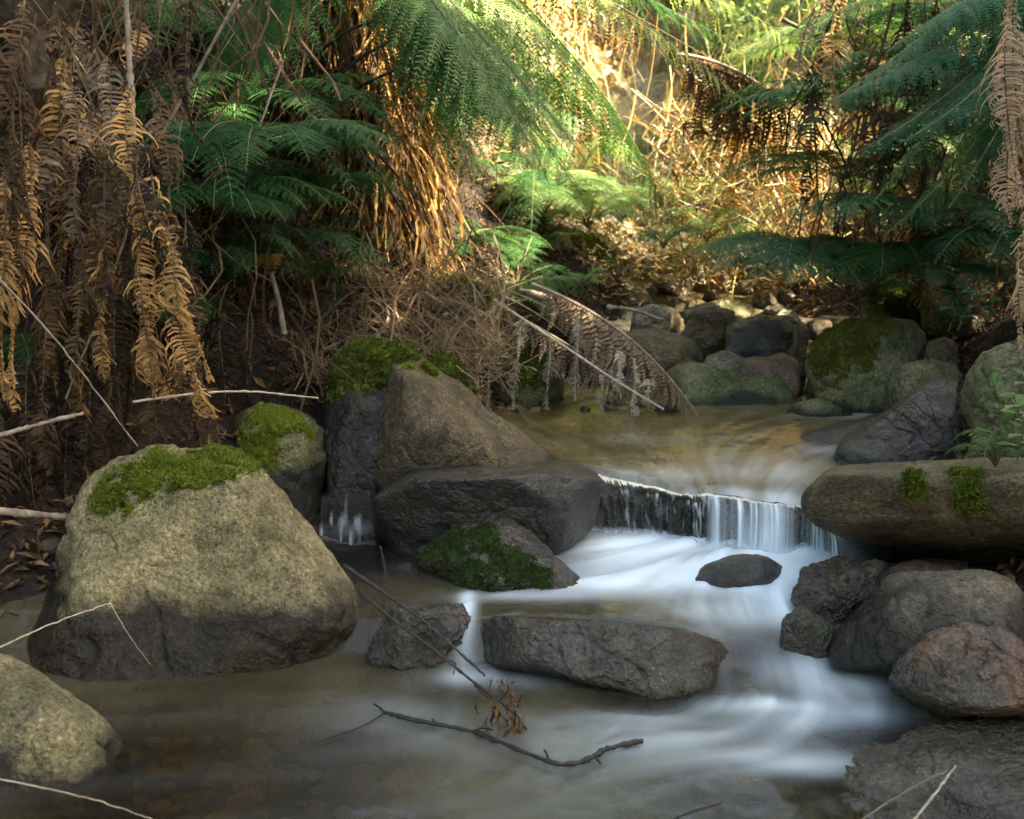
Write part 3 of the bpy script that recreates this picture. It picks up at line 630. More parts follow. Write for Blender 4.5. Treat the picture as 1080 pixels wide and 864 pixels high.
for i in range(22):
    y = rng.uniform(4.6, 6.2); x = li(y, RE) + rng.uniform(-.25, .35)
    small_stone(x, y, gz(x, y) + .02, rng.uniform(.06, .14), 'small stone along the right bank of the pool', 'stones edging the right bank')
for i in range(16):
    x = rng.uniform(-.1, .75); y = 4.82 + rng.uniform(-.06, .14)
    small_stone(x, y, .25, rng.uniform(.025, .06), 'pebble at the foot of the hanging dead fern', 'pebbles along the far pool edge')
for i in range(18):
    y = rng.uniform(3.3, 4.2); x = li(y, LE) + rng.uniform(-.1, .35)
    small_stone(x, y, .08, rng.uniform(.06, .15), 'dark stone in the shadow of the left bank', 'stones under the left bank')

# ------------------------------------------------------------------ ferns
def bez(P, t):
    P = np.asarray([tuple(p) for p in P], float); t = np.asarray(t)[:, None]
    return (1 - t) ** 3 * P[0] + 3 * (1 - t) ** 2 * t * P[1] + 3 * (1 - t) * t * t * P[2] + t ** 3 * P[3]
def frond(mb, P, width, npair=34, nsub=14, stalk=.006, up=(0, 0, 1), droop=.25, fwd=.45, start=.14, fold=.1, leaf=.15, curl=0., jit=.09, hang=0., prof=None, mi=0, ms=1, side=None, gaps=0.):
    """a bipinnate frond: curved stalk, paired pinnae, each with many leaflets"""
    tube(mb, bez(P, np.linspace(0, 1, 14)), stalk, stalk * .25, n=22, k=5, mi=ms)
    ti = np.linspace(start, .985, npair); Q = bez(P, ti); T = unit(bez(P, np.minimum(ti + .01, 1)) - bez(P, ti - .01))
    upv = np.array(up, float); S = unit(np.cross(T, upv)) if side is None else unit(np.broadcast_to(np.array(side, float), T.shape)); N = unit(np.cross(S, T))
    uu = (ti - start) / (1 - start)
    pf = np.clip(np.minimum(uu / .3 * .45 + .55, 1) * (1 - uu ** 2.2) ** .8, .03, 1) if prof is None else prof(uu)
    for sg in (-1, 1):
        L = width * pf * rng.uniform(1 - jit * 2, 1 + jit, npair)
        if gaps: L = L * (rng.random(npair) > gaps)
        dr = unit(sg * S + T * fwd + N * fold + rng.normal(0, jit, (npair, 3)))
        if hang: dr = unit(dr * (1 - hang) + np.array([0, 0, -1]) * hang + rng.normal(0, jit, (npair, 3)))
        s = np.linspace(.03, 1, nsub)
        C0 = Q[:, None] + dr[:, None] * (L[:, None] * s)[..., None]
        C0[..., 2] -= (droop * L)[:, None] * s ** 2
        if curl: # dead pinnae curl over along their own length
            C0 += T[:, None] * (np.sin(s * 3) * curl * .3)[None, :, None] * L[:, None, None]
        Tp = unit(np.gradient(C0, axis=1)); Np = np.broadcast_to(N[:, None], C0.shape); Sp = unit(np.cross(Np, Tp)); Np = unit(np.cross(Tp, Sp))
        ll = (leaf * L)[:, None] * np.clip(1.0 - s ** 2 * .85, .1, 1) * rng.uniform(.8, 1.1, (npair, nsub)); lw = (L / nsub * .37)[:, None] * np.ones(nsub)
        # midrib
        wr = lw[..., None] * .22; Vm = np.stack([C0 - Sp * wr, C0 + Sp * wr], 2)
        f = grid_faces(nsub, 2); mb.add(Vm, (f[None] + (np.arange(npair) * nsub * 2)[:, None, None]).reshape(-1, 4), mi)
        for s2 in (-1, 1):
            d = unit(s2 * Sp + Tp * .5 + rng.normal(0, .08, C0.shape))
            if curl:
                ca = curl * rng.uniform(.6, 1.4, (npair, nsub))[..., None]
                p0 = C0; p1 = C0 + d * ll[..., None] * .5 + Np * ll[..., None] * .28 * curl; p2 = p1 + unit(d * (1 - ca) - Np * ca * 1.4) * ll[..., None] * .55
                a = Tp * lw[..., None]
                Vv = np.stack([p0 - a, p0 + a, p1 + a * .95, p1 - a * .95, p2 + a * .5, p2 - a * .5], 2)
                b0 = np.arange(npair * nsub) * 6
                mb.add(Vv, np.concatenate([np.stack([b0, b0 + 1, b0 + 2, b0 + 3], 1), np.stack([b0 + 3, b0 + 2, b0 + 4, b0 + 5], 1)]), mi)
            else:
                p1 = C0 + d * ll[..., None] - np.array([0, 0, 1.]) * ll[..., None] * .12; a = Tp * lw[..., None]
                Vv = np.stack([C0 - a * .8, C0 + a * .8, p1 + a * .45, p1 - a * .45], 2)
                mb.add(Vv, np.arange(npair * nsub * 4).reshape(-1, 4), mi)
def fr(parent, P, width, gm, sm='gstalk', name='frond', label=None, **kw):
    mb = MB(); frond(mb, P, width, **kw)
    o = mb.build(name, [M[gm], M[sm]], parent)
    if label: o['label'] = label
    return o
def strips(mb, A, B, w, seg=5, sway=.05, mi=0):
    """many thin hanging ribbons from points A to points B"""
    A, B = np.asarray(A), np.asarray(B); n = len(A); t = np.linspace(0, 1, seg)
    P = A[:, None] * (1 - t)[None, :, None] + B[:, None] * t[None, :, None]
    ph = rng.uniform(0, 6.3, (n, 1)); am = rng.normal(0, sway, (n, 1))
    P[..., 0] += am * np.sin(t * 3.2 + ph) - am * np.sin(ph); P[..., 1] += am * np.cos(t * 2.7 + ph) - am * np.cos(ph)
    s = unit(rng.normal(0, 1, (n, 3)) * np.array([1, 1, .1]))[:, None] * (np.asarray(w).reshape(-1, 1, 1) * np.ones((n, 1, 1)))
    V = np.stack([P - s, P + s * (1 - .3 * t)[None, :, None]], 2)
    mb.add(V, (grid_faces(seg, 2)[None] + (np.arange(n) * seg * 2)[:, None, None]).reshape(-1, 4), mi)

def curled(mb, P, w, pitch=.013, mi=0, ms=1):
    """a dead frond whose leaflets have rolled down over each other like ribs"""
    ln = (Vector(P[0]) - Vector(P[3])).length; n = max(10, int(ln / pitch)); tube(mb, bez(P, np.linspace(0, 1, 12)), .004, .002, n=18, k=5, mi=ms)
    t = np.linspace(.02, .99, n) + rng.normal(0, .004, n); Q = bez(P, t); T = unit(bez(P, t + .01) - bez(P, t - .01)); yw = rng.uniform(-.6, .6)
    S = unit(np.stack([np.cos(yw + .7 * np.sin(t * 7)), np.sin(yw + .7 * np.sin(t * 7)), 0 * t], 1)); S = unit(S - T * (S * T).sum(1)[:, None]); N = np.cross(T, S); N *= np.where(N[:, 1:2] > 0, -1, 1)
    pr = (.6 + .4 * np.sin(t * 11 + yw * 9)) * np.clip(1 - t ** 5, .25, 1)
    for sg in (-1, 1):
        l = w * pr * rng.uniform(.65, 1.25, n); keep = rng.random(n) > .07; m = 6; th = np.linspace(0, 1, m); k_ = rng.uniform(1.6, 3.2, n)[:, None]
        a = th[None] * k_; lat = np.sin(a) / k_ * 2.0; dn = (1 - np.cos(a)) / k_ * 1.5; bul = np.sin(th * 3.1)[None] * .45
        C0 = Q[:, None] + (sg * S)[:, None] * (lat * l[:, None])[..., None] + T[:, None] * (dn * l[:, None])[..., None] + N[:, None] * (bul * l[:, None])[..., None] + rng.normal(0, .0015, (n, m, 3))
        wd = (pitch * .46 * (1 - th ** 2 * .6))[None, :, None] * unit(T + N * .5 + rng.normal(0, .25, (n, 3)))[:, None]
        V = np.stack([C0 - wd, C0 + wd], 2)[keep]; kn = len(V)
        mb.add(V, (grid_faces(m, 2)[None] + (np.arange(kn) * m * 2)[:, None, None]).reshape(-1, 4), mi)
# ---- tree fern A: the skirted fern that fills the left edge
rootA = thing('tree_fern', (-1.75, 4.2, gz(-1.75, 4.2)), 'huge tree fern at the left edge, hung with curled brown dead fronds', 'tree fern')
mb = MB(); tube(mb, [(-1.75, 4.35, .2), (-1.7, 4.4, 1.2), (-1.78, 4.4, 2.2), (-1.7, 4.4, 3.4)], .20, .15, n=60, k=24, knots=True, wob=.01)
mb.build('trunk', M['bark'], rootA, smooth=True)
mb = MB(); n = 420
a_ = rng.uniform(0, 1, n); px = rng.uniform(-60, 330, n); Yd = rng.uniform(3.75, 4.7, n)
A = np.array([D(p, -90 + rng.uniform(0, 1) ** 1.3 * 480, yv) for p, yv in zip(px, Yd)]); ln = rng.uniform(.12, .6, n)
B = A + np.stack([rng.normal(0, .16, n), rng.normal(0, .06, n), -ln], 1)
strips(mb, A, B, rng.uniform(.0015, .006, n), sway=.07)
mb.build('fibre_skirt', M['dead_dark'], rootA)['kind'] = 'stuff'
deadA = [  # picture line of each hanging frond: x top, y top, x bottom, y bottom, distance, half-width, material
 (22, -40, 20, 165, 3.25, .055, 'dead'), (12, 60, 28, 320, 3.3, .055, 'dead'), (30, 150, 18, 430, 3.35, .06, 'dead'), (5, 190, 8, 420, 3.2, .05, 'dead'),
 (132, 120, 150, 330, 3.45, .050, 'dead'), (148, 150, 176, 300, 3.3, .05, 'dead'), (160, 185, 222, 400, 3.3, .052, 'dead'), (150, 230, 160, 400, 3.28, .055, 'dead'),
 (175, 270, 238, 478, 3.35, .045, 'dead'), (170, 300, 162, 420, 3.4, .05, 'dead'), (112, 60, 128, 260, 3.6, .05, 'dead_grey'), (85, 150, 98, 360, 3.5, .05, 'dead'),
 (68, 180, 60, 420, 3.55, .06, 'dead'), (100, 240, 90, 460, 3.5, .055, 'dead'), (45, 260, 52, 500, 3.45, .06, 'dead_dark'), (125, 300, 130, 470, 3.5, .06, 'dead_dark'),
 (60, 20, 74, 230, 3.8, .06, 'dead_dark'), (95, -20, 70, 180, 3.9, .06, 'dead_dark'), (150, -30, 132, 150, 3.95, .06, 'dead_dark'), (180, 120, 192, 240, 3.8, .04, 'dead'),
 (30, 380, 40, 560, 3.4, .06, 'dead_dark'), (80, 400, 70, 600, 3.5, .06, 'dead_dark'), (120, 380, 110, 520, 3.55, .06, 'dead_dark'), (160, 380, 175, 490, 3.5, .06, 'dead_dark'), (205, 380, 215, 480, 3.55, .06, 'dead_dark'),
 (0, 420, 5, 640, 3.3, .06, 'dead_dark'), (50, 480, 40, 660, 3.45, .05, 'dead_dark'), (-20, 60, -15, 300, 3.2, .06, 'dead'), (190, 330, 200, 460, 3.7, .05, 'dead_dark'), (240, 300, 236, 430, 3.9, .05, 'dead_dark'),
 (265, 330, 262, 430, 4.0, .05, 'dead_grey'), (215, 240, 208, 360, 3.9, .04, 'dead_grey'), (140, 90, 146, 240, 3.4, .05, 'dead'), (168, 230, 200, 340, 3.25, .05, 'dead'), (186, 330, 226, 440, 3.28, .05, 'dead'), (20, 90, 40, 260, 3.28, .05, 'dead'), (90, 300, 84, 430, 3.42, .045, 'dead'), (108, 210, 112, 400, 3.42, .045, 'dead'), (60, 120, 52, 300, 3.5, .05, 'dead_grey'), (195, 200, 205, 300, 3.6, .04, 'dead_dark'), (112, 170, 120, 330, 3.4, .045, 'dead'), (75, 90, 88, 260, 3.5, .05, 'dead_grey')]
for (x0, y0, x1, y1, yd, w, m) in deadA:
    a, b = D(x0, y0, yd + .08), D(x1, y1, yd); bow = rng.uniform(-.07, .07)
    P = [a, a.lerp(b, .33) + Vector((bow, -.04, .0)), a.lerp(b, .7) + Vector((-bow * .6, -.05, 0)), b]
    m = 'dead_dark' if rng.random() < .28 else m
    mb = MB(); curled(mb, P, w * 1.35, pitch=rng.uniform(.010, .014)); mb.build('dead_frond', [M[m], M['stalk']], rootA)
for i in range(44):
    yd = rng.uniform(3.5, 4.3); px, py = rng.uniform(-40, 205), rng.uniform(-60, 400); l = rng.uniform(90, 210)
    a, b = D(px, py, yd), D(px + rng.normal(0, 22), py + l, yd - rng.uniform(0, .1)); mb = MB(); curled(mb, [a, a.lerp(b, .33) + Vector((rng.normal(0, .04), 0, 0)), a.lerp(b, .7) + Vector((rng.normal(0, .04), 0, 0)), b], rng.uniform(.05, .09), rng.uniform(.011, .017)); mb.build('dead_frond', [M[['dead_dark', 'dead_dark', 'dead', 'dead_dark', 'dead_grey'][i % 5]], M['stalk']], rootA)
# slanting leaf stalks
for (p, q, yd, r_) in [((255, -10), (60, 330), 3.7, .006), ((150, 180), (70, 420), 3.5, .006), ((20, -20), (160, 230), 3.8, .004), ((190, -10), (40, 250), 3.85, .004), ((120, 120), (40, 300), 3.6, .005), ((70, 40), (180, 420), 3.7, .004), ((300, 60), (200, 300), 4.1, .005), ((230, 60), (110, 360), 3.9, .004)]:
    mb = MB(); tube(mb, [D(*p, yd), D((p[0] + q[0]) / 2 + 10, (p[1] + q[1]) / 2 - 12, yd + .03), D(*q, yd - .05)], r_, r_ * .6, n=20, k=6, wob=.002); mb.build('dead_stalk', M['log' if r_ > .0045 else 'stalk'], rootA)

# ---- tree fern B: leaning fibrous trunk lit by the sun
tb = D(395, 290, 5.6); tt_ = D(345, -140, 5.7)
rootB = thing('tree_fern', (tb.x, tb.y, tb.z), 'tree fern with a shaggy trunk catching orange sunlight, left of centre', 'tree fern')
mb = MB(); tube(mb, [tb - Vector((0, 0, .3)), D(385, 200, 5.6), D(368, 80, 5.65), tt_], .27, .20, n=70, k=30, knots=True, wob=.008); mb.build('trunk', M['bark'], rootB, smooth=True)
mb = MB(); n = 1500; n = 2200; tq = rng.uniform(0, 1, n); an = rng.uniform(-2.9, .4, n)
cxs = np.array([D(398 - 50 * q, 285 - 400 * q, 5.6) for q in tq]); rr = .26 - .05 * tq + rng.uniform(0, .10, n)
A = cxs + np.stack([np.cos(an) * rr, np.sin(an) * rr, np.zeros(n)], 1); ln = rng.uniform(.15, .5, n)
B = A + np.stack([np.cos(an) * ln * .18 + .04, np.sin(an) * ln * .12, -ln], 1) + rng.normal(0, .03, (n, 3)); q = rng.random(n) < .6; wq = rng.uniform(.002, .009, n)
strips(mb, A[q], B[q], wq[q], sway=.05, seg=6); mb.build('fibre_skirt', M['dead_dark'], rootB)['kind'] = 'stuff'
mb = MB(); strips(mb, A[~q], B[~q], wq[~q], sway=.05, seg=6); mb.build('shredded_leaf_skirt', M['dead'], rootB)['kind'] = 'stuff'
for i in range(26):
    q = rng.uniform(.15, 1); an = rng.uniform(-2.8, .2); c0 = D(395 - 50 * q, 285 - 400 * q, 5.6); a = Vector((c0.x + math.cos(an) * .26, c0.y + math.sin(an) * .26, c0.z)); l = rng.uniform(.35, .8)
    b = a + Vector((math.cos(an) * .16, math.sin(an) * .12, -l))
    fr(rootB, [a, a.lerp(b, .3) + Vector((math.cos(an) * .06, math.sin(an) * .06, 0)), a.lerp(b, .7), b], .09, 'dead', 'stalk', 'dead_frond', npair=18, nsub=6, droop=.5, fwd=.3, start=.1, leaf=.3, curl=.6, jit=.15, hang=.4, stalk=.005)
crB = tt_ + Vector((.05, -.1, .1))
# green fronds of B  (control points in the picture, distance each)
def fpx(parent, pts, width, gm='green', **kw):
    return fr(parent, [D(*p) for p in pts], width, gm, **kw)
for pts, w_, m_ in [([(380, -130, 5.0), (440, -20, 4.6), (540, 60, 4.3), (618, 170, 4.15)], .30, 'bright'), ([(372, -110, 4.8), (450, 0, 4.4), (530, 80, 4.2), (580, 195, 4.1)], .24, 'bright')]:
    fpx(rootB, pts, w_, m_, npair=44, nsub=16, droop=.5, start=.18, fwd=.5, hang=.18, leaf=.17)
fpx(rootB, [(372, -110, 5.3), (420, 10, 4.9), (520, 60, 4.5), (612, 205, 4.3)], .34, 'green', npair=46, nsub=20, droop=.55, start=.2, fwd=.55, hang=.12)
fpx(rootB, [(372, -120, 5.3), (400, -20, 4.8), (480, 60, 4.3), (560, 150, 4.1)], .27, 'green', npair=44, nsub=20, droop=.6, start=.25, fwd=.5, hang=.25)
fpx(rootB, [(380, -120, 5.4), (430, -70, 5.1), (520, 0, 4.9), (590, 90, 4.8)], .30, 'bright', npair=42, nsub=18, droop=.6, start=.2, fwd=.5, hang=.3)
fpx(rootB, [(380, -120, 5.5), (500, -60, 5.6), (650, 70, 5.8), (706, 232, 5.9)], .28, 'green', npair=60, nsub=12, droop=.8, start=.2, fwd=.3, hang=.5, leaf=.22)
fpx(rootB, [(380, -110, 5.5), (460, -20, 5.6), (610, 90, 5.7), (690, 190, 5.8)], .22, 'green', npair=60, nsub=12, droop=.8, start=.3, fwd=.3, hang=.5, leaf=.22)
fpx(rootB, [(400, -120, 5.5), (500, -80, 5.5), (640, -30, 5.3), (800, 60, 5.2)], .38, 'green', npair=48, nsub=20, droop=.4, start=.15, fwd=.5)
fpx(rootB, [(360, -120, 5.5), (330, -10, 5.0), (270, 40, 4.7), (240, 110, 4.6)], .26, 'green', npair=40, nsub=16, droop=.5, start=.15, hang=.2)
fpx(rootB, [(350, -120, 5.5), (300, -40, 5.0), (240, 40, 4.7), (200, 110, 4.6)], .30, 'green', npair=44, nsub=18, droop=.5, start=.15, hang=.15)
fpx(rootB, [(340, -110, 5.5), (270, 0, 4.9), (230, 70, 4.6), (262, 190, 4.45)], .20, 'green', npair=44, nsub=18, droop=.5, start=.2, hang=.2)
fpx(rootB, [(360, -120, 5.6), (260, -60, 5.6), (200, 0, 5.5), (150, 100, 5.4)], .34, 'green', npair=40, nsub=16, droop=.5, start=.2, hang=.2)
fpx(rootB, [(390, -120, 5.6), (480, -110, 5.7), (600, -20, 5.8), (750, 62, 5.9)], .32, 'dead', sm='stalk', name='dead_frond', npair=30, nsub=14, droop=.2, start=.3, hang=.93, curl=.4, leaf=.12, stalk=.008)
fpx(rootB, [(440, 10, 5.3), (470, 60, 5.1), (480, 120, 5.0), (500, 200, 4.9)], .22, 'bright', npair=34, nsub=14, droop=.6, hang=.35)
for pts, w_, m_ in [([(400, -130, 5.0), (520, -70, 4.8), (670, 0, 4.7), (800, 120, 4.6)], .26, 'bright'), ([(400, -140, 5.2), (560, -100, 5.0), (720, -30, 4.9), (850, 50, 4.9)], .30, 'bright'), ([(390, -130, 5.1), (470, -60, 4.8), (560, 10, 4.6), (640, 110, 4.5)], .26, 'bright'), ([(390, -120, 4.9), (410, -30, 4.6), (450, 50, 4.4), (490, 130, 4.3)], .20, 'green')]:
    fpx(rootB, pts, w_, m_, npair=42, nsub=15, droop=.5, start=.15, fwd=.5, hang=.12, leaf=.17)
# bare dark stalks crossing the trunk
for (p, q) in [((345, 90), (425, 38)), ((330, 60), (400, 20)), ((350, 120), (440, 210)), ((380, 160), (440, 250)), ((320, 130), (450, 60))]:
    mb = MB(); tube(mb, [D(*p, 5.1), D((p[0] + q[0]) / 2, (p[1] + q[1]) / 2 - 6, 5.05), D(*q, 5.0)], .009, .005, n=14); mb.build('dead_stalk', M['twig'], rootB)

# ---- ground ferns of the left bank
def fern_at(px, py, Yd, label, n=9, L=.6, mat='green', width=.15, spread=(0, 6.28), rise=.5, group=None, npair=30, nsub=12, name='fern', **kw):
    kw.setdefault('leaf', .155)
    b = D(px, py, Yd); root = thing(name, b, label, 'fern', group)
    for i in range(n):
        an = spread[0] + (spread[1] - spread[0]) * (i + rng.uniform(-.3, .3)) / max(n - 1, 1); l = L * rng.uniform(.75, 1.15); r_ = rise * rng.uniform(.6, 1.3)
        d = Vector((math.cos(an), math.sin(an), 0)); z = Vector((0, 0, 1))
        P = [b, b + d * l * .25 + z * l * r_ * .9, b + d * l * .7 + z * l * r_ * 1.2, b + d * l + z * l * (r_ * .7 - .2)]
        fr(root, P, width * rng.uniform(.8, 1.1), mat, npair=npair, nsub=nsub, start=.22, stalk=.004, droop=.3, **kw)
    return root
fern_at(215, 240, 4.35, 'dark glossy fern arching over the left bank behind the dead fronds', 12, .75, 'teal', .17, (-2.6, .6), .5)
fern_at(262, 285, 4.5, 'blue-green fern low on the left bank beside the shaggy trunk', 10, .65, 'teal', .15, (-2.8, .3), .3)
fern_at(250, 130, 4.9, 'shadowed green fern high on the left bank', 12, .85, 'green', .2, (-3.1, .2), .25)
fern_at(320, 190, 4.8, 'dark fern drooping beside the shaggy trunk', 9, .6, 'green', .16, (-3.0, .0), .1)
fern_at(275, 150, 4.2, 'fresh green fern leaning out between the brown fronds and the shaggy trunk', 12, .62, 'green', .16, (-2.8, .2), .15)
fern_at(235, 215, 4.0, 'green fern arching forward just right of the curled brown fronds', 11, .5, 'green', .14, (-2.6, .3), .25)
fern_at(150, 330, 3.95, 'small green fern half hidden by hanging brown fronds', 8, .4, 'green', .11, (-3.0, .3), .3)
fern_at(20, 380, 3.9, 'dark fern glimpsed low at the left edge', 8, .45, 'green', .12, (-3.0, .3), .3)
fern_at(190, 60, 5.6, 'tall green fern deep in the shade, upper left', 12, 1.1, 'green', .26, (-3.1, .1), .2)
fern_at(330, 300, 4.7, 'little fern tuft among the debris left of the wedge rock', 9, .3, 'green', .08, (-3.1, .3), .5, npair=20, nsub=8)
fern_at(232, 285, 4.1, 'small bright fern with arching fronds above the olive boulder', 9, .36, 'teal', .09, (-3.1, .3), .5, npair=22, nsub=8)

# ---- tree fern C: right bank, crown out of frame
rb = Vector((2.75, 5.1, gz(2.75, 5.1)))
rootC = thing('tree_fern', rb, 'tree fern on the right bank with blue-green drooping fronds', 'tree fern')
mb = MB(); tube(mb, [rb - Vector((0, 0, .3)), (2.72, 5.1, 1.6), (2.65, 5.05, 2.6)], .18, .15, n=50, k=20, knots=True, wob=.006); mb.build('trunk', M['bark'], rootC, smooth=True)
s0 = (1130, -60, 4.9)
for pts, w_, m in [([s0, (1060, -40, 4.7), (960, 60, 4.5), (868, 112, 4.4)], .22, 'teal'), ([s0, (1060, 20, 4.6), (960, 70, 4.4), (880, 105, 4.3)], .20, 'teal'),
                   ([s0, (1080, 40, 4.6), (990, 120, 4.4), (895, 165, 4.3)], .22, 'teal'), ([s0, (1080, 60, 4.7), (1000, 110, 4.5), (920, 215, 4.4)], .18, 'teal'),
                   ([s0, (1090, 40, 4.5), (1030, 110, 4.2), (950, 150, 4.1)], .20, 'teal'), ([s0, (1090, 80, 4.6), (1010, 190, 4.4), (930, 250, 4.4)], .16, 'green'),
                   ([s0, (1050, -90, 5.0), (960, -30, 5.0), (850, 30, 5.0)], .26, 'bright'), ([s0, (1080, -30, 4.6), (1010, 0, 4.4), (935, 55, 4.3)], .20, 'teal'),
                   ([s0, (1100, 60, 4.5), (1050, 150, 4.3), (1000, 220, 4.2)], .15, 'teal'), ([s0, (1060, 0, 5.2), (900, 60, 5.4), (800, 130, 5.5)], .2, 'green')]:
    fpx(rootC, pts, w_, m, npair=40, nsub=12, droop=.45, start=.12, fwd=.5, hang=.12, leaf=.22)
for pts, w_ in [([(1070, -60, 3.6), (1052, 20, 3.55), (1058, 120, 3.5), (1076, 215, 3.5)], .085), ([(1092, -40, 3.6), (1076, 40, 3.6), (1094, 150, 3.55), (1078, 255, 3.55)], .085), ([(1060, 60, 3.7), (1070, 120, 3.65), (1056, 180, 3.65), (1066, 240, 3.65)], .06), ([(1076, 250, 3.8), (1066, 290, 3.8), (1080, 330, 3.8), (1074, 368, 3.8)], .06)]:
    mb = MB(); curled(mb, [D(*p) for p in pts], w_, .0075); curled(mb, [D(p[0] + 9, p[1] - 20, p[2] + .05) for p in pts], w_ * .8, .009); mb.build('dead_frond', [M['tan_frond'], M['stalk']], rootC)['label'] = 'sunlit straw-coloured dead frond hanging down'
n = 200; mb = MB(); px = rng.uniform(850, 1110, n); yd = rng.uniform(4.9, 5.9, n)
A = np.array([D(p, rng.uniform(-60, 230), q) for p, q in zip(px, yd)]); B = A + np.stack([rng.normal(0, .1, n), rng.normal(0, .05, n), -rng.uniform(.2, .6, n)], 1)
strips(mb, A, B, rng.uniform(.002, .007, n), sway=.08); mb.build('fibre_skirt', M['dead_dark'], rootC)['kind'] = 'stuff'

for i in range(26):
    yd = rng.uniform(4.9, 5.9); px, py = rng.uniform(850, 1110), rng.uniform(-40, 210); l = rng.uniform(70, 170)
    a, b = D(px, py, yd), D(px + rng.normal(0, 18), py + l, yd - rng.uniform(0, .1)); mb = MB(); curled(mb, [a, a.lerp(b, .33) + Vector((rng.normal(0, .05), 0, 0)), a.lerp(b, .7) + Vector((rng.normal(0, .05), 0, 0)), b], rng.uniform(.05, .10), .017); mb.build('dead_frond', [M[['dead_dark', 'dead', 'dead_grey'][i % 3]], M['stalk']], rootC)
for px, py, yd, lab, L_, m_ in [(935, 130, 5.6, 'layered green fern at mid height of the right bank', .85, 'teal'), (1040, 170, 5.2, 'thick blue-green fern near the right edge, below the hanging straw frond', .8, 'teal'), (1000, 95, 5.7, 'tall fern among brown stems, upper right', .9, 'teal'),
        (890, 190, 5.9, 'green fern in front of the brown thicket on the right', .7, 'green'), (1075, 260, 4.9, 'dark fern at the right edge above the rounded boulder', .6, 'teal'), (930, 275, 5.2, 'shaded fern just above the far right stones', .55, 'green'), (850, 120, 6.6, 'olive fern at the edge of the bright clearing', .7, 'green'), (1060, 40, 5.6, 'dense dark fern in the top right corner', .95, 'teal')]:
    fern_at(px, py, yd, lab, 12, L_, m_, .19, (2.4, 6.2), .25, leaf=.16)
# right bank ground ferns
fern_at(845, 262, 5.5, 'green fern spilling over the black block stone', 11, .62, 'teal', .17, (3.2, 5.6), .15)
fern_at(870, 250, 5.3, 'blue-green fern hanging low over the right side stones', 10, .6, 'teal', .15, (2.6, 5.4), -.1)
fern_at(960, 215, 5.2, 'broad shaded fern in the middle of the right bank', 11, .7, 'teal', .17, (2.6, 5.8), .1)
fern_at(1010, 290, 5.0, 'dim fern in the dark hollow above the right boulders', 9, .5, 'teal', .13, (2.4, 5.8), .2)
fern_at(900, 60, 6.4, 'pale green fern at the top of the right bank', 12, .9, 'bright', .2, (2.4, 6.0), .2)
fern_at(985, 40, 5.9, 'large green fern behind the drooping blue-green fronds', 12, .9, 'green', .22, (2.4, 6.0), .2)
o = fern_at(1050, 492, 3.12, 'small bright fern growing from the crack behind the flat right slab', 6, .17, 'bright', .045, (2.5, 4.6), .7, npair=16, nsub=5)

# leafy sprigs on the right slab and bank
def sprig(px, py, Yd, top, label, n=14, ls=.035, mat='bright', lean=(0, 0)):
    b = D(px, py, Yd); tp = D(*top, Yd - .05); root = thing('leafy_plant', b, label, 'plant')
    mb = MB(); mid = b.lerp(tp, .5) + Vector((.02, 0, .01)); P = catmull([b, mid, tp], 20); tube(mb, [b, mid, tp], .003, .0015, n=16, k=5)
    mb.build('stem', M['gstalk'], root); mb = MB()
    for i in range(n):
        p = P[int(4 + 15 * i / n)]; an = i * 2.4; d = unit(np.array([math.cos(an), math.sin(an) * .8 - .3, rng.uniform(-.1, .6)])); s = unit(np.cross(d, [0, 0, 1.])); l = ls * rng.uniform(.7, 1.4); w_ = l * .3; nn = np.cross(s, d)
        c = [p, p + d * l * .35 + s * w_ - nn * .003, p + d * l * .75 + s * w_ * .7, p + d * l * 1.1 - np.array([0, 0, l * .2]), p + d * l * .75 - s * w_ * .7, p + d * l * .35 - s * w_, p + d * l * .5 - nn * -.006 * 0]
        mb.add(c[:6], [[0, 1, 2, 3]]); mb.add(c[:6], [[0, 3, 4, 5]])
    mb.build('leaves', M[mat], root)
sprig(1048, 480, 3.15, (1046, 398), 'slender sprig with pointed leaves rising behind the flat slab', 12, .05)
sprig(1072, 490, 3.1, (1070, 420), 'leafy sprig at the right edge above the flat slab', 13, .05)
sprig(1075, 430, 3.3, (1078, 385), 'short bright sprig against the rounded right boulder', 9, .045)
sprig(1000, 350, 4.6, (1010, 300), 'glossy broad-leaved seedling in the dark right hollow', 12, .07, 'teal')
sprig(1030, 345, 4.5, (1028, 305), 'second glossy seedling nearer the right edge', 10, .065, 'teal')
sprig(320, 300, 4.4, (322, 262), 'small leafy seedling at the debris beside the left ferns', 12, .035, 'bright')
sprig(345, 330, 4.35, (350, 300), 'tiny seedling poking from the brown debris', 9, .03, 'green')

# ------------------------------------------------------------------ dead fern hanging over the pool
b = D(523, 318, 4.75); root = thing('dead_fern_frond', b, 'long pale-stalked dead frond sloping down over the pool edge', 'dead fern')
mb = MB(); tube(mb, [D(520, 316, 4.75), D(590, 362, 4.7), D(650, 402, 4.66), D(700, 432, 4.62)], .007, .004, n=26); mb.build('stalk', M['pale'], root)
for x0, y0, x1, y1 in [(499, 300, 507, 430), (520, 320, 515, 432), (549, 338, 541, 432), (580, 358, 577, 432), (609, 330, 607, 424), (634, 395, 635, 434), (651, 370, 655, 420), (668, 378, 670, 442), (470, 330, 460, 380), (683, 400, 684, 430)]:
    a, c = D(x0, y0, 4.72), D(x1, y1, 4.70); w_ = .018
    mb = MB(); curled(mb, [a, a.lerp(c, .33) + Vector((.012, 0, 0)), a.lerp(c, .66) - Vector((.012, 0, 0)), c], .040, .009); mb.build('pinna', [M['ash'], M['pale']], root)
b = D(570, 305, 4.95); root = thing('dead_fern_frond', b, 'matted reddish-brown dead frond arching down to the far pool edge', 'dead fern')
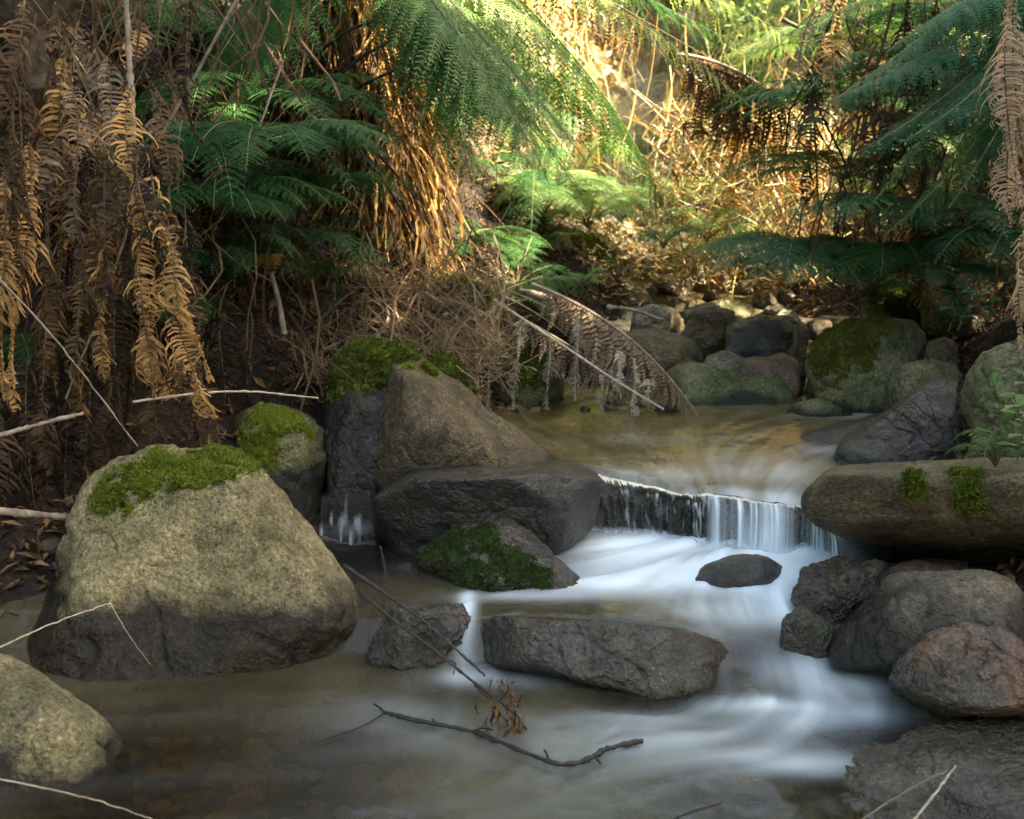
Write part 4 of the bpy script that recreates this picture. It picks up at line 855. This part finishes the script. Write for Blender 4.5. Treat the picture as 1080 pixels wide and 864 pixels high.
fr(root, [D(562, 300, 5.0), D(640, 330, 4.9), D(690, 370, 4.8), D(736, 438, 4.7)], .24, 'dead_grey', 'log', 'blade', npair=60, nsub=12, hang=.75, droop=.1, curl=.5, leaf=.2, start=.05, stalk=.011, jit=.12)
fr(root, [D(520, 320, 5.0), D(580, 350, 4.9), D(640, 385, 4.8), D(690, 432, 4.75)], .15, 'dead_grey', 'log', 'blade', npair=44, nsub=10, hang=.8, droop=.1, curl=.5, leaf=.2, start=.05, stalk=.006, jit=.14)
fr(root, [D(500, 300, 5.1), D(560, 320, 5.0), D(620, 360, 4.95), D(660, 425, 4.9)], .2, 'dead_dark', 'log', 'blade', npair=44, nsub=10, hang=.7, droop=.1, curl=.5, leaf=.2, start=.05, stalk=.006, jit=.2)

# ------------------------------------------------------------------ sticks and twigs, each a thing
def stick(name, label, pts, r0, r1, mat, side=(), cat='stick', knots=True, flat=0):
    P = [D(*p) for p in pts] if not flat else [W(p[0], p[1], flat) for p in pts]
    mb = MB(); tube(mb, P, r0, r1, n=len(P) * 9, k=8, knots=knots, wob=.001)
    for s in side: tube(mb, [D(*q) if not flat else W(q[0], q[1], flat) for q in s], r0 * .6, r1 * .4, n=10, k=6, knots=True)
    o = mb.build(name, M[mat], smooth=True); b = P[0]; o.data.transform(Matrix.Translation(-b)); o.location = b; return mark(o, label, cat)
stick('branch', 'dark forked branch lying across the front pool', [(404, 751, 2.60), (440, 760, 2.59), (500, 772, 2.55), (545, 790, 2.48), (590, 806, 2.43), (622, 800, 2.44), (640, 790, 2.45), (678, 781, 2.46)], .0055, .0065, 'twig', flat=.016, side=
      [[(406, 752), (400, 746), (394, 742)], [(406, 752), (382, 766), (352, 776), (330, 784)], [(578, 802), (577, 796), (574, 791)], [(498, 772), (508, 768), (520, 770)], [(628, 799), (634, 806)], [(460, 764), (456, 758)]], cat='branch')
stick('branch', 'long straight dark twig slanting from the tan boulder to the pool', [(362, 596, 2.95), (400, 622, 2.88), (440, 650, 2.8), (480, 684, 2.72), (512, 713, 2.66)], .006, .003, 'twig', [[(450, 655, 2.78), (455, 668, 2.76), (458, 680, 2.75)]], cat='branch')
stick('branch', 'lower knobbly dark twig reaching the leaf clump in the pool', [(378, 622, 2.9), (410, 650, 2.84), (450, 680, 2.76), (498, 718, 2.66), (540, 750, 2.56), (556, 770, 2.49)], .005, .003, 'twig', [[(500, 722, 2.66), (515, 735, 2.64), (530, 732, 2.63)], [(470, 695, 2.72), (480, 700, 2.71), (478, 712, 2.7)]], cat='branch')
stick('branch', 'upright thin dark twig beside the tan boulder', [(401, 576, 2.92), (407, 610, 2.9), (404, 650, 2.86), (402, 700, 2.8)], .003, .002, 'twig', [[(405, 620, 2.9), (392, 640, 2.88), (388, 690, 2.84)], [(404, 650, 2.86), (412, 672, 2.84), (408, 700, 2.8)]], cat='branch')
stick('twig', 'pale straw bent sharply against the big tan boulder', [(-20, 692, 2.5), (50, 660, 2.6), (116, 636, 2.72)], .0022, .0016, 'pale', knots=False)
stick('twig', 'thin pale stem hanging down from the bent straw', [(116, 636, 2.72), (140, 676, 2.74), (168, 712, 2.82)], .0012, .0008, 'pale', knots=False)
stick('twig', 'thin pale stem lying over the bottom left boulder', [(-20, 818, 1.95), (60, 834, 1.98), (120, 850, 2.02), (170, 868, 2.05)], .0016, .001, 'pale', knots=False)
stick('twig', 'short dark twig on the bottom left boulder', [(-10, 800, 1.95), (26, 784, 2.0)], .003, .0015, 'twig')
stick('twig', 'bleached stick propped in the bottom right corner', [(952, 880, 1.9), (980, 845, 1.96), (1008, 808, 2.02)], .0035, .002, 'pale')
stick('twig', 'faint thin stem beside the bleached stick at bottom right', [(900, 870, 1.95), (960, 832, 2.0), (1000, 812, 2.05)], .0014, .001, 'log', knots=False)
stick('twig', 'dark twig end poking in at the bottom edge', [(690, 872, 2.1), (730, 856, 2.12), (762, 847, 2.14)], .0035, .002, 'twig')
stick('log', 'grey dead pole jutting in at the left edge behind the tan boulder', [(-30, 536, 3.15), (30, 542, 3.2), (84, 547, 3.3)], .012, .010, 'log', cat='log')
stick('log', 'brown stick slanting across the left edge litter', [(-10, 462, 3.2), (40, 448, 3.25), (88, 436, 3.3)], .008, .006, 'log', cat='stick')
stick('twig', 'pale twig laid level above the mossy boulders', [(140, 424, 3.42), (200, 416, 3.5), (260, 413, 3.6), (336, 420, 3.75)], .0045, .003, 'pale')
stick('twig', 'long thin dark stem slanting through the brown fronds at left', [(-5, 290, 3.1), (60, 360, 3.15), (145, 470, 3.2)], .003, .002, 'log')
stick('stem', 'upright brown sapling stem among the hanging fronds, top left', [(132, -20, 3.5), (136, 60, 3.5), (140, 130, 3.5), (137, 200, 3.5)], .008, .010, 'log', cat='stem')
stick('stick', 'pale broken stick standing behind the sunlit green ferns', [(552, 236, 7.0), (566, 218, 7.0), (578, 206, 7.0)], .016, .012, 'pale')
stick('stick', 'curved brown stick lying over the creek stones', [(640, 324, 5.6), (668, 327, 5.55), (700, 338, 5.5)], .012, .007, 'log')
stick('stick', 'thick dry root crossing behind the dead frond', [(548, 306, 5.3), (585, 318, 5.25), (588, 330, 5.2), (625, 345, 5.2)], .016, .010, 'log')
stick('stick', 'leaning bare pole among the right bank stems', [(878, 325, 5.0), (940, 288, 5.1), (1020, 238, 5.3)], .010, .006, 'stalk')
stick('stick', 'pale bare branch leaning in the bright gully', [(795, 165, 7.5), (812, 195, 7.5), (830, 235, 7.4)], .025, .015, 'pale')
stick('stick', 'curved pale stem on the slope left of the right bank ferns', [(838, 240, 6.2), (870, 210, 6.3), (880, 180, 6.4)], .010, .006, 'log')
stick('stick', 'dead stalk hooked above the gully, upper right', [(825, 20, 6.0), (870, 45, 6.0), (905, 75, 6.1)], .010, .006, 'stalk')
for (lab, pts) in [('slanting thin pole in the gloom at right', [(1010, 350, 4.7), (1045, 250, 4.9)]), ('thin twig crossing the dark hollow at right', [(1045, 330, 4.6), (1062, 220, 4.7)]), ('fine dead stem against the fern trunk base', [(430, 300, 5.0), (395, 180, 5.0)])]:
    stick('twig', lab, pts, .006, .003, 'stalk')
# broken trunk stump with peeling brown top (left of the wedge rock) and floating leaf clump
b = D(285, 345, 4.2); root = thing('dead_frond_stump', b, 'peeling brown dead frond stub poking from the left debris', 'dead plant')
mb = MB(); tube(mb, [D(300, 352, 4.2), D(292, 310, 4.2), D(280, 268, 4.2)], .012, .007, n=16); mb.build('stalk', M['log'], root)
for i in range(5):
    fr(root, [D(285, 290, 4.2), D(270 + i * 6, 262, 4.15), D(258 + i * 9, 262, 4.1), D(250 + i * 10, 292, 4.1)], .035, 'dead', 'stalk', 'sheath', npair=16, nsub=4, curl=.6, leaf=.5, start=.02, stalk=.003)
b = D(535, 748, 2.54); mb = MB(); n = 60
cl = np.array([D(533 + rng.normal(0, 8), 745 + rng.uniform(-30, 26), 2.50 + rng.normal(0, .01)) for _ in range(n)]); strips(mb, cl, cl + rng.normal(0, .012, (n, 3)) + np.array([0, 0, -.03]), rng.uniform(.002, .006, n), sway=.008, seg=4)
root = thing('leaf_clump', b, 'clump of brown dead leaves snagged on the twigs in the pool', 'leaf litter'); mb.build('leaves', M['dead_clump'], root)
mb = MB(); n = 26; cl = np.array([D(528 + rng.normal(0, 9), 740 + rng.uniform(-25, 20), 2.5) for _ in range(n)])
strips(mb, cl, cl + rng.normal(0, .02, (n, 3)) + np.array([0, 0, -.03]), .0015, sway=.01); mb.build('stems', M['twig'], root)

# ------------------------------------------------------------------ litter and undergrowth that nobody could count
def scatter_leaves(name, n, fx, mat, size, lab_kind='stuff', tilt=.6, aspect=.35):
    P = fx(n); n = len(P); d = unit(rng.normal(0, 1, (n, 3)) * np.array([1, 1, tilt])); s = unit(np.cross(d, rng.normal(0, 1, (n, 3)) * .3 + np.array([0, 0, 1.]))); L = (size * rng.uniform(.5, 1.6, n))[:, None]; w = L * aspect
    c = np.cross(s, d) * L * .2
    mb = MB(); mb.add(np.stack([P - d * L, P + s * w + c, P + d * L, P - s * w + c], 1), np.arange(n * 4).reshape(-1, 4))
    return mark(mb.build(name, M[mat]), kind=lab_kind)
def on_bank(n, y0, y1, d0, d1, lift=(0, .04), side=0):
    y = rng.uniform(y0, y1, n); sgn = rng.choice([-1, 1], n) if side == 0 else np.full(n, side); d = rng.uniform(d0, d1, n)
    x = np.where(sgn < 0, li(y, LE) - d, li(y, RE) + d)
    return np.stack([x, y, ground(x, y) + rng.uniform(*lift, n)], 1)
scatter_leaves('leaf_litter', 30000, lambda n: on_bank(n, 3, 9, -.05, 3), 'litter', .028)
scatter_leaves('dry_leaf_litter', 42000, lambda n: on_bank(n, 6.8, 16, -.3, 6, (0, .25)), 'straw', .028)
def twigs(name, n, fx, L, w, mat, up=.2):
    P = fx(n); d = unit(rng.normal(0, 1, (n, 3)) * np.array([1, .6, up + .2]) + np.array([0, 0, up])); l = (L * rng.uniform(.3, 1.4, n))[:, None]
    mb = MB(); strips(mb, P - d * l * .3, P + d * l * .7, rng.uniform(w * .5, w * 1.4, n), sway=.03); return mark(mb.build(name, M[mat]), kind='stuff')
def debris(n):
    px = rng.uniform(300, 530, n); py = rng.uniform(285, 400, n) ; t_ = (py - 285) / 115
    return np.array([D(a, b, 5.0 - .75 * c + rng.uniform(-.05, .15)) for a, b, c in zip(px, py, t_)])
twigs('twig_debris', 1500, debris, .28, .004, 'dead_grey', .3)
twigs('bank_twigs', 2600, lambda n: on_bank(n, 3.3, 7, 0, 1.6, (0, .2)), .3, .003, 'dead_dark', .5)
twigs('gully_twigs', 5200, lambda n: on_bank(n, 7.5, 15, 0, 4.5, (0, 1.4)), .5, .006, 'straw', .7)
twigs('gully_stems', 2200, lambda n: on_bank(n, 7.2, 15, 0, 4.5, (0, 1.4)), .5, .005, 'dead', 1.2)

# background ferns: three kinds, copied
def proto_fern(mat, n, L, w, rise, label, group, dead=False):
    root = thing('fern', (0, 0, 0), label, 'fern', group); kids = []
    for i in range(n):
        an = i / n * 6.283 + rng.uniform(-.3, .3); l = L * rng.uniform(.7, 1.2); d = Vector((math.cos(an), math.sin(an), 0)); z = Vector((0, 0, 1)); r_ = rise * rng.uniform(.6, 1.3)
        P = [Vector((0, 0, 0)), d * l * .25 + z * l * r_ * .9, d * l * .7 + z * l * r_ * 1.2, d * l * (1 if not dead else .85) + z * l * (r_ * .6 - .25 - (.3 if dead else 0))]
        kids.append(fr(root, P, w, mat, 'stalk' if dead else 'gstalk', 'frond', npair=26, nsub=9, start=.18, stalk=.006, droop=.35, hang=.45 if dead else .05, curl=.4 if dead else 0, leaf=.24))
    return root, kids
spots = []
def plant(protos_, n, y0, y1, d0, d1, s0, s1, lift=0, side=0):
    first = [True] * len(protos_)
    P = on_bank(n, y0, y1, d0, d1, (lift, lift + .02), side)
    for i, p in enumerate(P):
        k = i % len(protos_); root, kids, lab, grp = protos_[k]
        s = rng.uniform(s0, s1)
        if first[k]:
            first[k] = False; root.location = p; root.rotation_euler.z = rng.uniform(0, 6); root.scale = (s, s, s)
        else: dup(root, kids, tuple(p), rng.uniform(0, 6.3), s, lab, grp, (rng.normal(0, .15), rng.normal(0, .15)))
def pk(*a, **k):
    r, kd = proto_fern(*a, **k); return (r, kd, a[5], a[6])
plant([pk('bright', 9, .75, .2, .6, 'sunlit yellow-green fern in the gully beyond the pool', 'sunlit ferns in the gully'), pk('bright', 8, .6, .16, .9, 'upright sunlit fern on the far slope', 'upright ferns on the far slope')], 60, 7.2, 15, -.1, 4.5, .6, 1.3)
plant([pk('green', 9, .8, .2, .5, 'mid-green fern on the gully side', 'mid-green ferns of the gully sides'), pk('green', 10, .7, .18, .3, 'low spreading fern under the far bank', 'low ferns under the banks')], 44, 6, 14, .3, 5, .6, 1.3)
plant([pk('dead', 10, .8, .2, .6, 'brown dead fern slumped on the gully side', 'dead brown ferns of the gully', dead=True), pk('straw', 9, .8, .2, .5, 'bleached dry fern on the far slope', 'bleached dry ferns', dead=True)], 64, 8.3, 15, .3, 4.5, .6, 1.3)
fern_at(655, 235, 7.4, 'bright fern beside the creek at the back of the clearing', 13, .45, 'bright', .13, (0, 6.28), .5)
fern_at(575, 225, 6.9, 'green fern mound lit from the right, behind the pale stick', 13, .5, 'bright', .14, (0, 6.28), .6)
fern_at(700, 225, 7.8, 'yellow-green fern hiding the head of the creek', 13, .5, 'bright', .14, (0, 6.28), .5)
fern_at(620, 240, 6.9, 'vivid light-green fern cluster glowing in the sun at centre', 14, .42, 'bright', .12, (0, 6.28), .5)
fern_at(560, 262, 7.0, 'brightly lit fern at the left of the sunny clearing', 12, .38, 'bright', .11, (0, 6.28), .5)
fern_at(612, 306, 6.2, 'low green tuft just above the dead frond', 12, .2, 'bright', .06, (0, 6.28), .5, npair=16, nsub=6)
fern_at(480, 268, 6.0, 'dark green fern right of the shaggy trunk foot', 10, .5, 'green', .14, (0, 6.28), .3)
# dead frond arch in the upper right gully
b = D(720, 60, 6.6); root = thing('dead_fern_frond', b, 'orange-brown dead frond arching across the bright gully, upper right', 'dead fern')
fr(root, [D(715, 58, 6.6), D(760, 60, 6.5), D(820, 90, 6.4), D(850, 140, 6.4)], .42, 'dead', 'log', 'blade', npair=44, nsub=14, hang=.85, droop=.1, curl=.45, leaf=.12, start=.04, stalk=.014, jit=.1)
fr(root, [D(720, 70, 6.7), D(750, 100, 6.6), D(800, 130, 6.5), D(830, 160, 6.5)], .35, 'dead', 'log', 'blade', npair=34, nsub=12, hang=.8, droop=.1, curl=.45, leaf=.12, start=.04, stalk=.012, jit=.12)

for i in range(12):
    px, py, yd = rng.uniform(735, 880), rng.uniform(60, 190), rng.uniform(6.6, 7.4); l = rng.uniform(60, 120); a, c = D(px, py, yd), D(px + rng.normal(0, 25), py + l, yd)
    mb = MB(); curled(mb, [a, a.lerp(c, .33) + Vector((rng.normal(0, .1), 0, 0)), a.lerp(c, .7) + Vector((rng.normal(0, .1), 0, 0)), c], rng.uniform(.10, .17), .022); mb.build('hanging_leaf', [M['dead'], M['stalk']], root)
def gully_side(n):
    return np.array([D(rng.uniform(690, 880), rng.uniform(110, 300), rng.uniform(6.7, 7.8)) for _ in range(n)])
twigs('dead_fern_tangle', 1500, gully_side, .26, .006, 'dead', .3); twigs('pale_stem_tangle', 700, gully_side, .3, .005, 'straw', .5)
fern_at(745, 255, 6.9, 'small lit fern on the bare slope right of the creek head', 11, .4, 'bright', .11, (0, 6.28), .5)
fern_at(700, 262, 6.6, 'tiny green fern at the creek edge below the clearing', 10, .28, 'green', .08, (0, 6.28), .5, npair=18, nsub=7)
# shrubs on the slopes (foliage + stem), copied
def proto_shrub(mat, n, ls, label, group):
    root = thing('shrub', (0, 0, 0), label, 'shrub', group); cs = rng.normal(0, 1, (26, 3)) * np.array([.35, .35, .35]) + np.array([0, 0, .75])
    c = cs[rng.integers(26, size=n)] + rng.normal(0, .11, (n, 3)); d = unit(rng.normal(0, 1, (n, 3))); s = unit(np.cross(d, rng.normal(0, 1, (n, 3)))); L = (ls * rng.uniform(.6, 1.4, n))[:, None]
    mb = MB(); mb.add(np.stack([c - d * L, c + s * L * .4, c + d * L, c - s * L * .4], 1), np.arange(n * 4).reshape(-1, 4)); k1 = mb.build('foliage', M[mat], root)
    mb = MB()
    for i in range(9): q = cs[i * 2]; tube(mb, [(0, 0, -.1), q * np.array([.3, .3, .5]), q], .014, .004, n=8, k=5)
    k2 = mb.build('stems', M['bark'], root); return root, [k1, k2], label, group
plant([proto_shrub('bright', 1800, .04, 'light leafy bush on the sunlit slope behind', 'leafy bushes on the far slope'), proto_shrub('bright', 1500, .05, 'darker leafy bush on the slope behind', 'darker bushes on the slope'), proto_shrub('straw', 1400, .045, 'dry golden bush on the slope behind', 'dry bushes on the slope')], 66, 9, 19, .2, 7, .8, 1.7)
# tree trunks up the slope
tg = 'slim trees up the far slope'
for i, (px, yd, r_) in enumerate([(480, 11, .07), (668, 13, .06), (748, 12, .05), (905, 9.5, .10), (990, 8.5, .12), (250, 9, .10), (130, 8, .12), (560, 15, .08), (820, 14, .07), (720, 16, .09)]):
    p = D(px, 200, yd); z0 = gz(p.x, yd) - .1; root = thing('tree', (p.x, yd, z0), ['slim tree trunk rising through the gully foliage', 'tree trunk half lost in the foliage of the far slope'][i % 2], 'tree', [tg, 'tree trunks in the slope foliage'][i % 2])
    top = Vector((p.x + rng.normal(0, .5), yd + rng.normal(0, .4), z0 + 7)); mid = Vector((p.x + rng.normal(0, .1), yd, z0 + 3))
    mb = MB(); tube(mb, [(p.x, yd, z0), mid, top], r_, r_ * .4, n=20, k=10, knots=False)
    for _ in range(4): q = mid.lerp(top, rng.uniform(.1, .9)); tube(mb, [q, q + Vector((rng.normal(0, .6), rng.normal(0, .6), .6)), q + Vector((rng.normal(0, 1.2), rng.normal(0, 1.2), 1.3))], r_ * .35, r_ * .1, n=9, k=6)
    mb.build('trunk', M['bark'], root, smooth=True)
    n = 700; cs = rng.normal(0, 1, (24, 3)) * np.array([.8, .8, .9]) + np.array(top) - np.array([0, 0, .6]); c = cs[rng.integers(24, size=n)] + rng.normal(0, .25, (n, 3)); d = unit(rng.normal(0, 1, (n, 3))); s = unit(np.cross(d, rng.normal(0, 1, (n, 3))))
    mb = MB(); mb.add(np.stack([c - d * .09, c + s * .035, c + d * .09, c - s * .035], 1), np.arange(n * 4).reshape(-1, 4)); mb.build('crown', M['canopy'], root)

# ------------------------------------------------------------------ unseen trees, added to shade the foreground and cut low skylight
SUN = Vector((.72, -.12, .70)).normalized()
def unseen_shade_tree(x, y, z0, cx, cy, cz, rx, ry, rz, n, lab):
    root = thing('tree', (x, y, z0), lab, 'tree'); mb = MB(); tube(mb, [(x, y, z0 - .2), (x + .1, y, cz * .5), (cx, cy, cz)], .26, .10, n=24, k=14)
    for _ in range(9):
        q = Vector((x + .1, y, cz * .5)).lerp(Vector((cx, cy, cz)), rng.uniform(.3, 1)); e = Vector((cx + rng.uniform(-1, 1) * rx * .8, cy + rng.uniform(-1, 1) * ry * .8, cz + rng.uniform(-.3, .6) * rz)); tube(mb, [q, q.lerp(e, .5) + Vector((0, 0, .2)), e], .07, .02, n=10, k=7)
    mb.build('trunk', M['bark'], root, smooth=True)
    cs = unit(rng.normal(0, 1, (60, 3))) * (rng.random((60, 1)) ** .4) * np.array([rx, ry, rz]) + np.array([cx, cy, cz]); c = cs[rng.integers(60, size=n)] + rng.normal(0, .28, (n, 3)); d = unit(rng.normal(0, 1, (n, 3))); s = unit(np.cross(d, rng.normal(0, 1, (n, 3))))
    mb = MB(); mb.add(np.stack([c - d * .12, c + s * .06, c + d * .12, c - s * .06], 1), np.arange(n * 4).reshape(-1, 4)); mb.build('crown', M['canopy'], root)
unseen_shade_tree(5.2, 2.4, gz(5.2, 2.4), 4.4, 2.2, 5.7, 1.6, 1.8, .9, 8000, 'unseen tall tree added on the right bank to shade the stream')
unseen_shade_tree(8.0, 2.0, gz(8.0, 2.0), 7.2, 2.0, 6.2, 1.9, 1.9, .9, 8000, 'second unseen shade tree added on the right bank, further from the stream')
unseen_shade_tree(8.2, 4.6, gz(8.2, 4.6), 7.2, 4.0, 6.1, 1.9, 1.2, .9, 2000, 'unseen tall tree added to shade the right bank, furthest upstream')
unseen_shade_tree(6.3, -.6, gz(6.3, -.6), 5.6, -.2, 5.8, 2.0, 1.4, .9, 8000, 'unseen shade tree added on the right bank beside the camera')

unseen_shade_tree(-4.4, 4.2, gz(-4.4, 4.2), -2.7, 4.2, 4.5, 2.0, 1.5, .7, 15000, 'unseen low spreading tree added to darken the left bank')  # this crown and the leaning one are added out of view to darken the bank
unseen_shade_tree(-3.4, 3.0, gz(-3.4, 3.0), .9, 3.9, 6.3, 2.5, 1.1, .5, 9000, 'unseen leaning tree added so its crown over the stream shades the left bank')
for i, (x, y, cz, rx, rz) in enumerate([(-5.0, 1.0, 3.2, 1.8, 2.4), (-3.2, -3.0, 2.6, 2.0, 2.2), (.4, -4.6, 2.4, 2.2, 2.0), (3.6, -3.4, 2.6, 2.0, 2.2), (4.3, .4, 2.2, 1.1, 1.8), (-6.0, 4.5, 4.6, 1.6, 2.0)]):  # low crowns ringed about the camera, added to block light from the sides
    unseen_shade_tree(x, y, gz(x, y), x, y, cz, rx, rx, rz, 9000, ['bushy tree added to block light, left bank beside the camera', 'bushy tree added to block light behind the camera, downstream left', 'bushy tree added to block light straight behind the camera', 'bushy tree added to block light behind the camera, downstream right', 'bushy tree added to block light, low on the right bank beside the camera', 'bushy tree added to block light, high on the left bank'][i])
# ------------------------------------------------------------------ light
w = bpy.data.worlds.new('World'); sc.world = w; w.use_nodes = True; nt = w.node_tree; nt.nodes.clear()
sky = nt.nodes.new('ShaderNodeTexSky'); sky.sky_type = 'NISHITA'; sky.sun_disc = False
el = math.asin(SUN.z); az = math.atan2(SUN.x, SUN.y); sky.sun_elevation = el; sky.sun_rotation = az; sky.air_density = 1.0; sky.dust_density = 2.0
bg = nt.nodes.new('ShaderNodeBackground'); bg.inputs[1].default_value = .15; ow = nt.nodes.new('ShaderNodeOutputWorld')
nt.links.new(sky.outputs[0], bg.inputs[0]); nt.links.new(bg.outputs[0], ow.inputs[0])
sl = bpy.data.lights.new('sun', 'SUN'); sl.energy = 5.0; sl.angle = R(.6); sl.color = (1, .95, .86)
so = bpy.data.objects.new('sun', sl); C.objects.link(so); so.rotation_euler = (-SUN).to_track_quat('-Z', 'Y').to_euler(); so.location = (5, 5, 12)

sc.view_settings.view_transform = 'Standard'; sc.view_settings.look = 'None'; sc.view_settings.use_white_balance = True; sc.view_settings.white_balance_temperature = 8400; sc.view_settings.exposure = 3.0; sc.view_settings.gamma = 1
sc.cycles.use_denoising = True; sc.cycles.max_bounces = 5; sc.cycles.diffuse_bounces = 2; sc.cycles.glossy_bounces = 2; sc.cycles.transmission_bounces = 2; sc.cycles.transparent_max_bounces = 6
sc.cycles.sample_clamp_indirect = 6; sc.cycles.caustics_reflective = False; sc.cycles.caustics_refractive = False
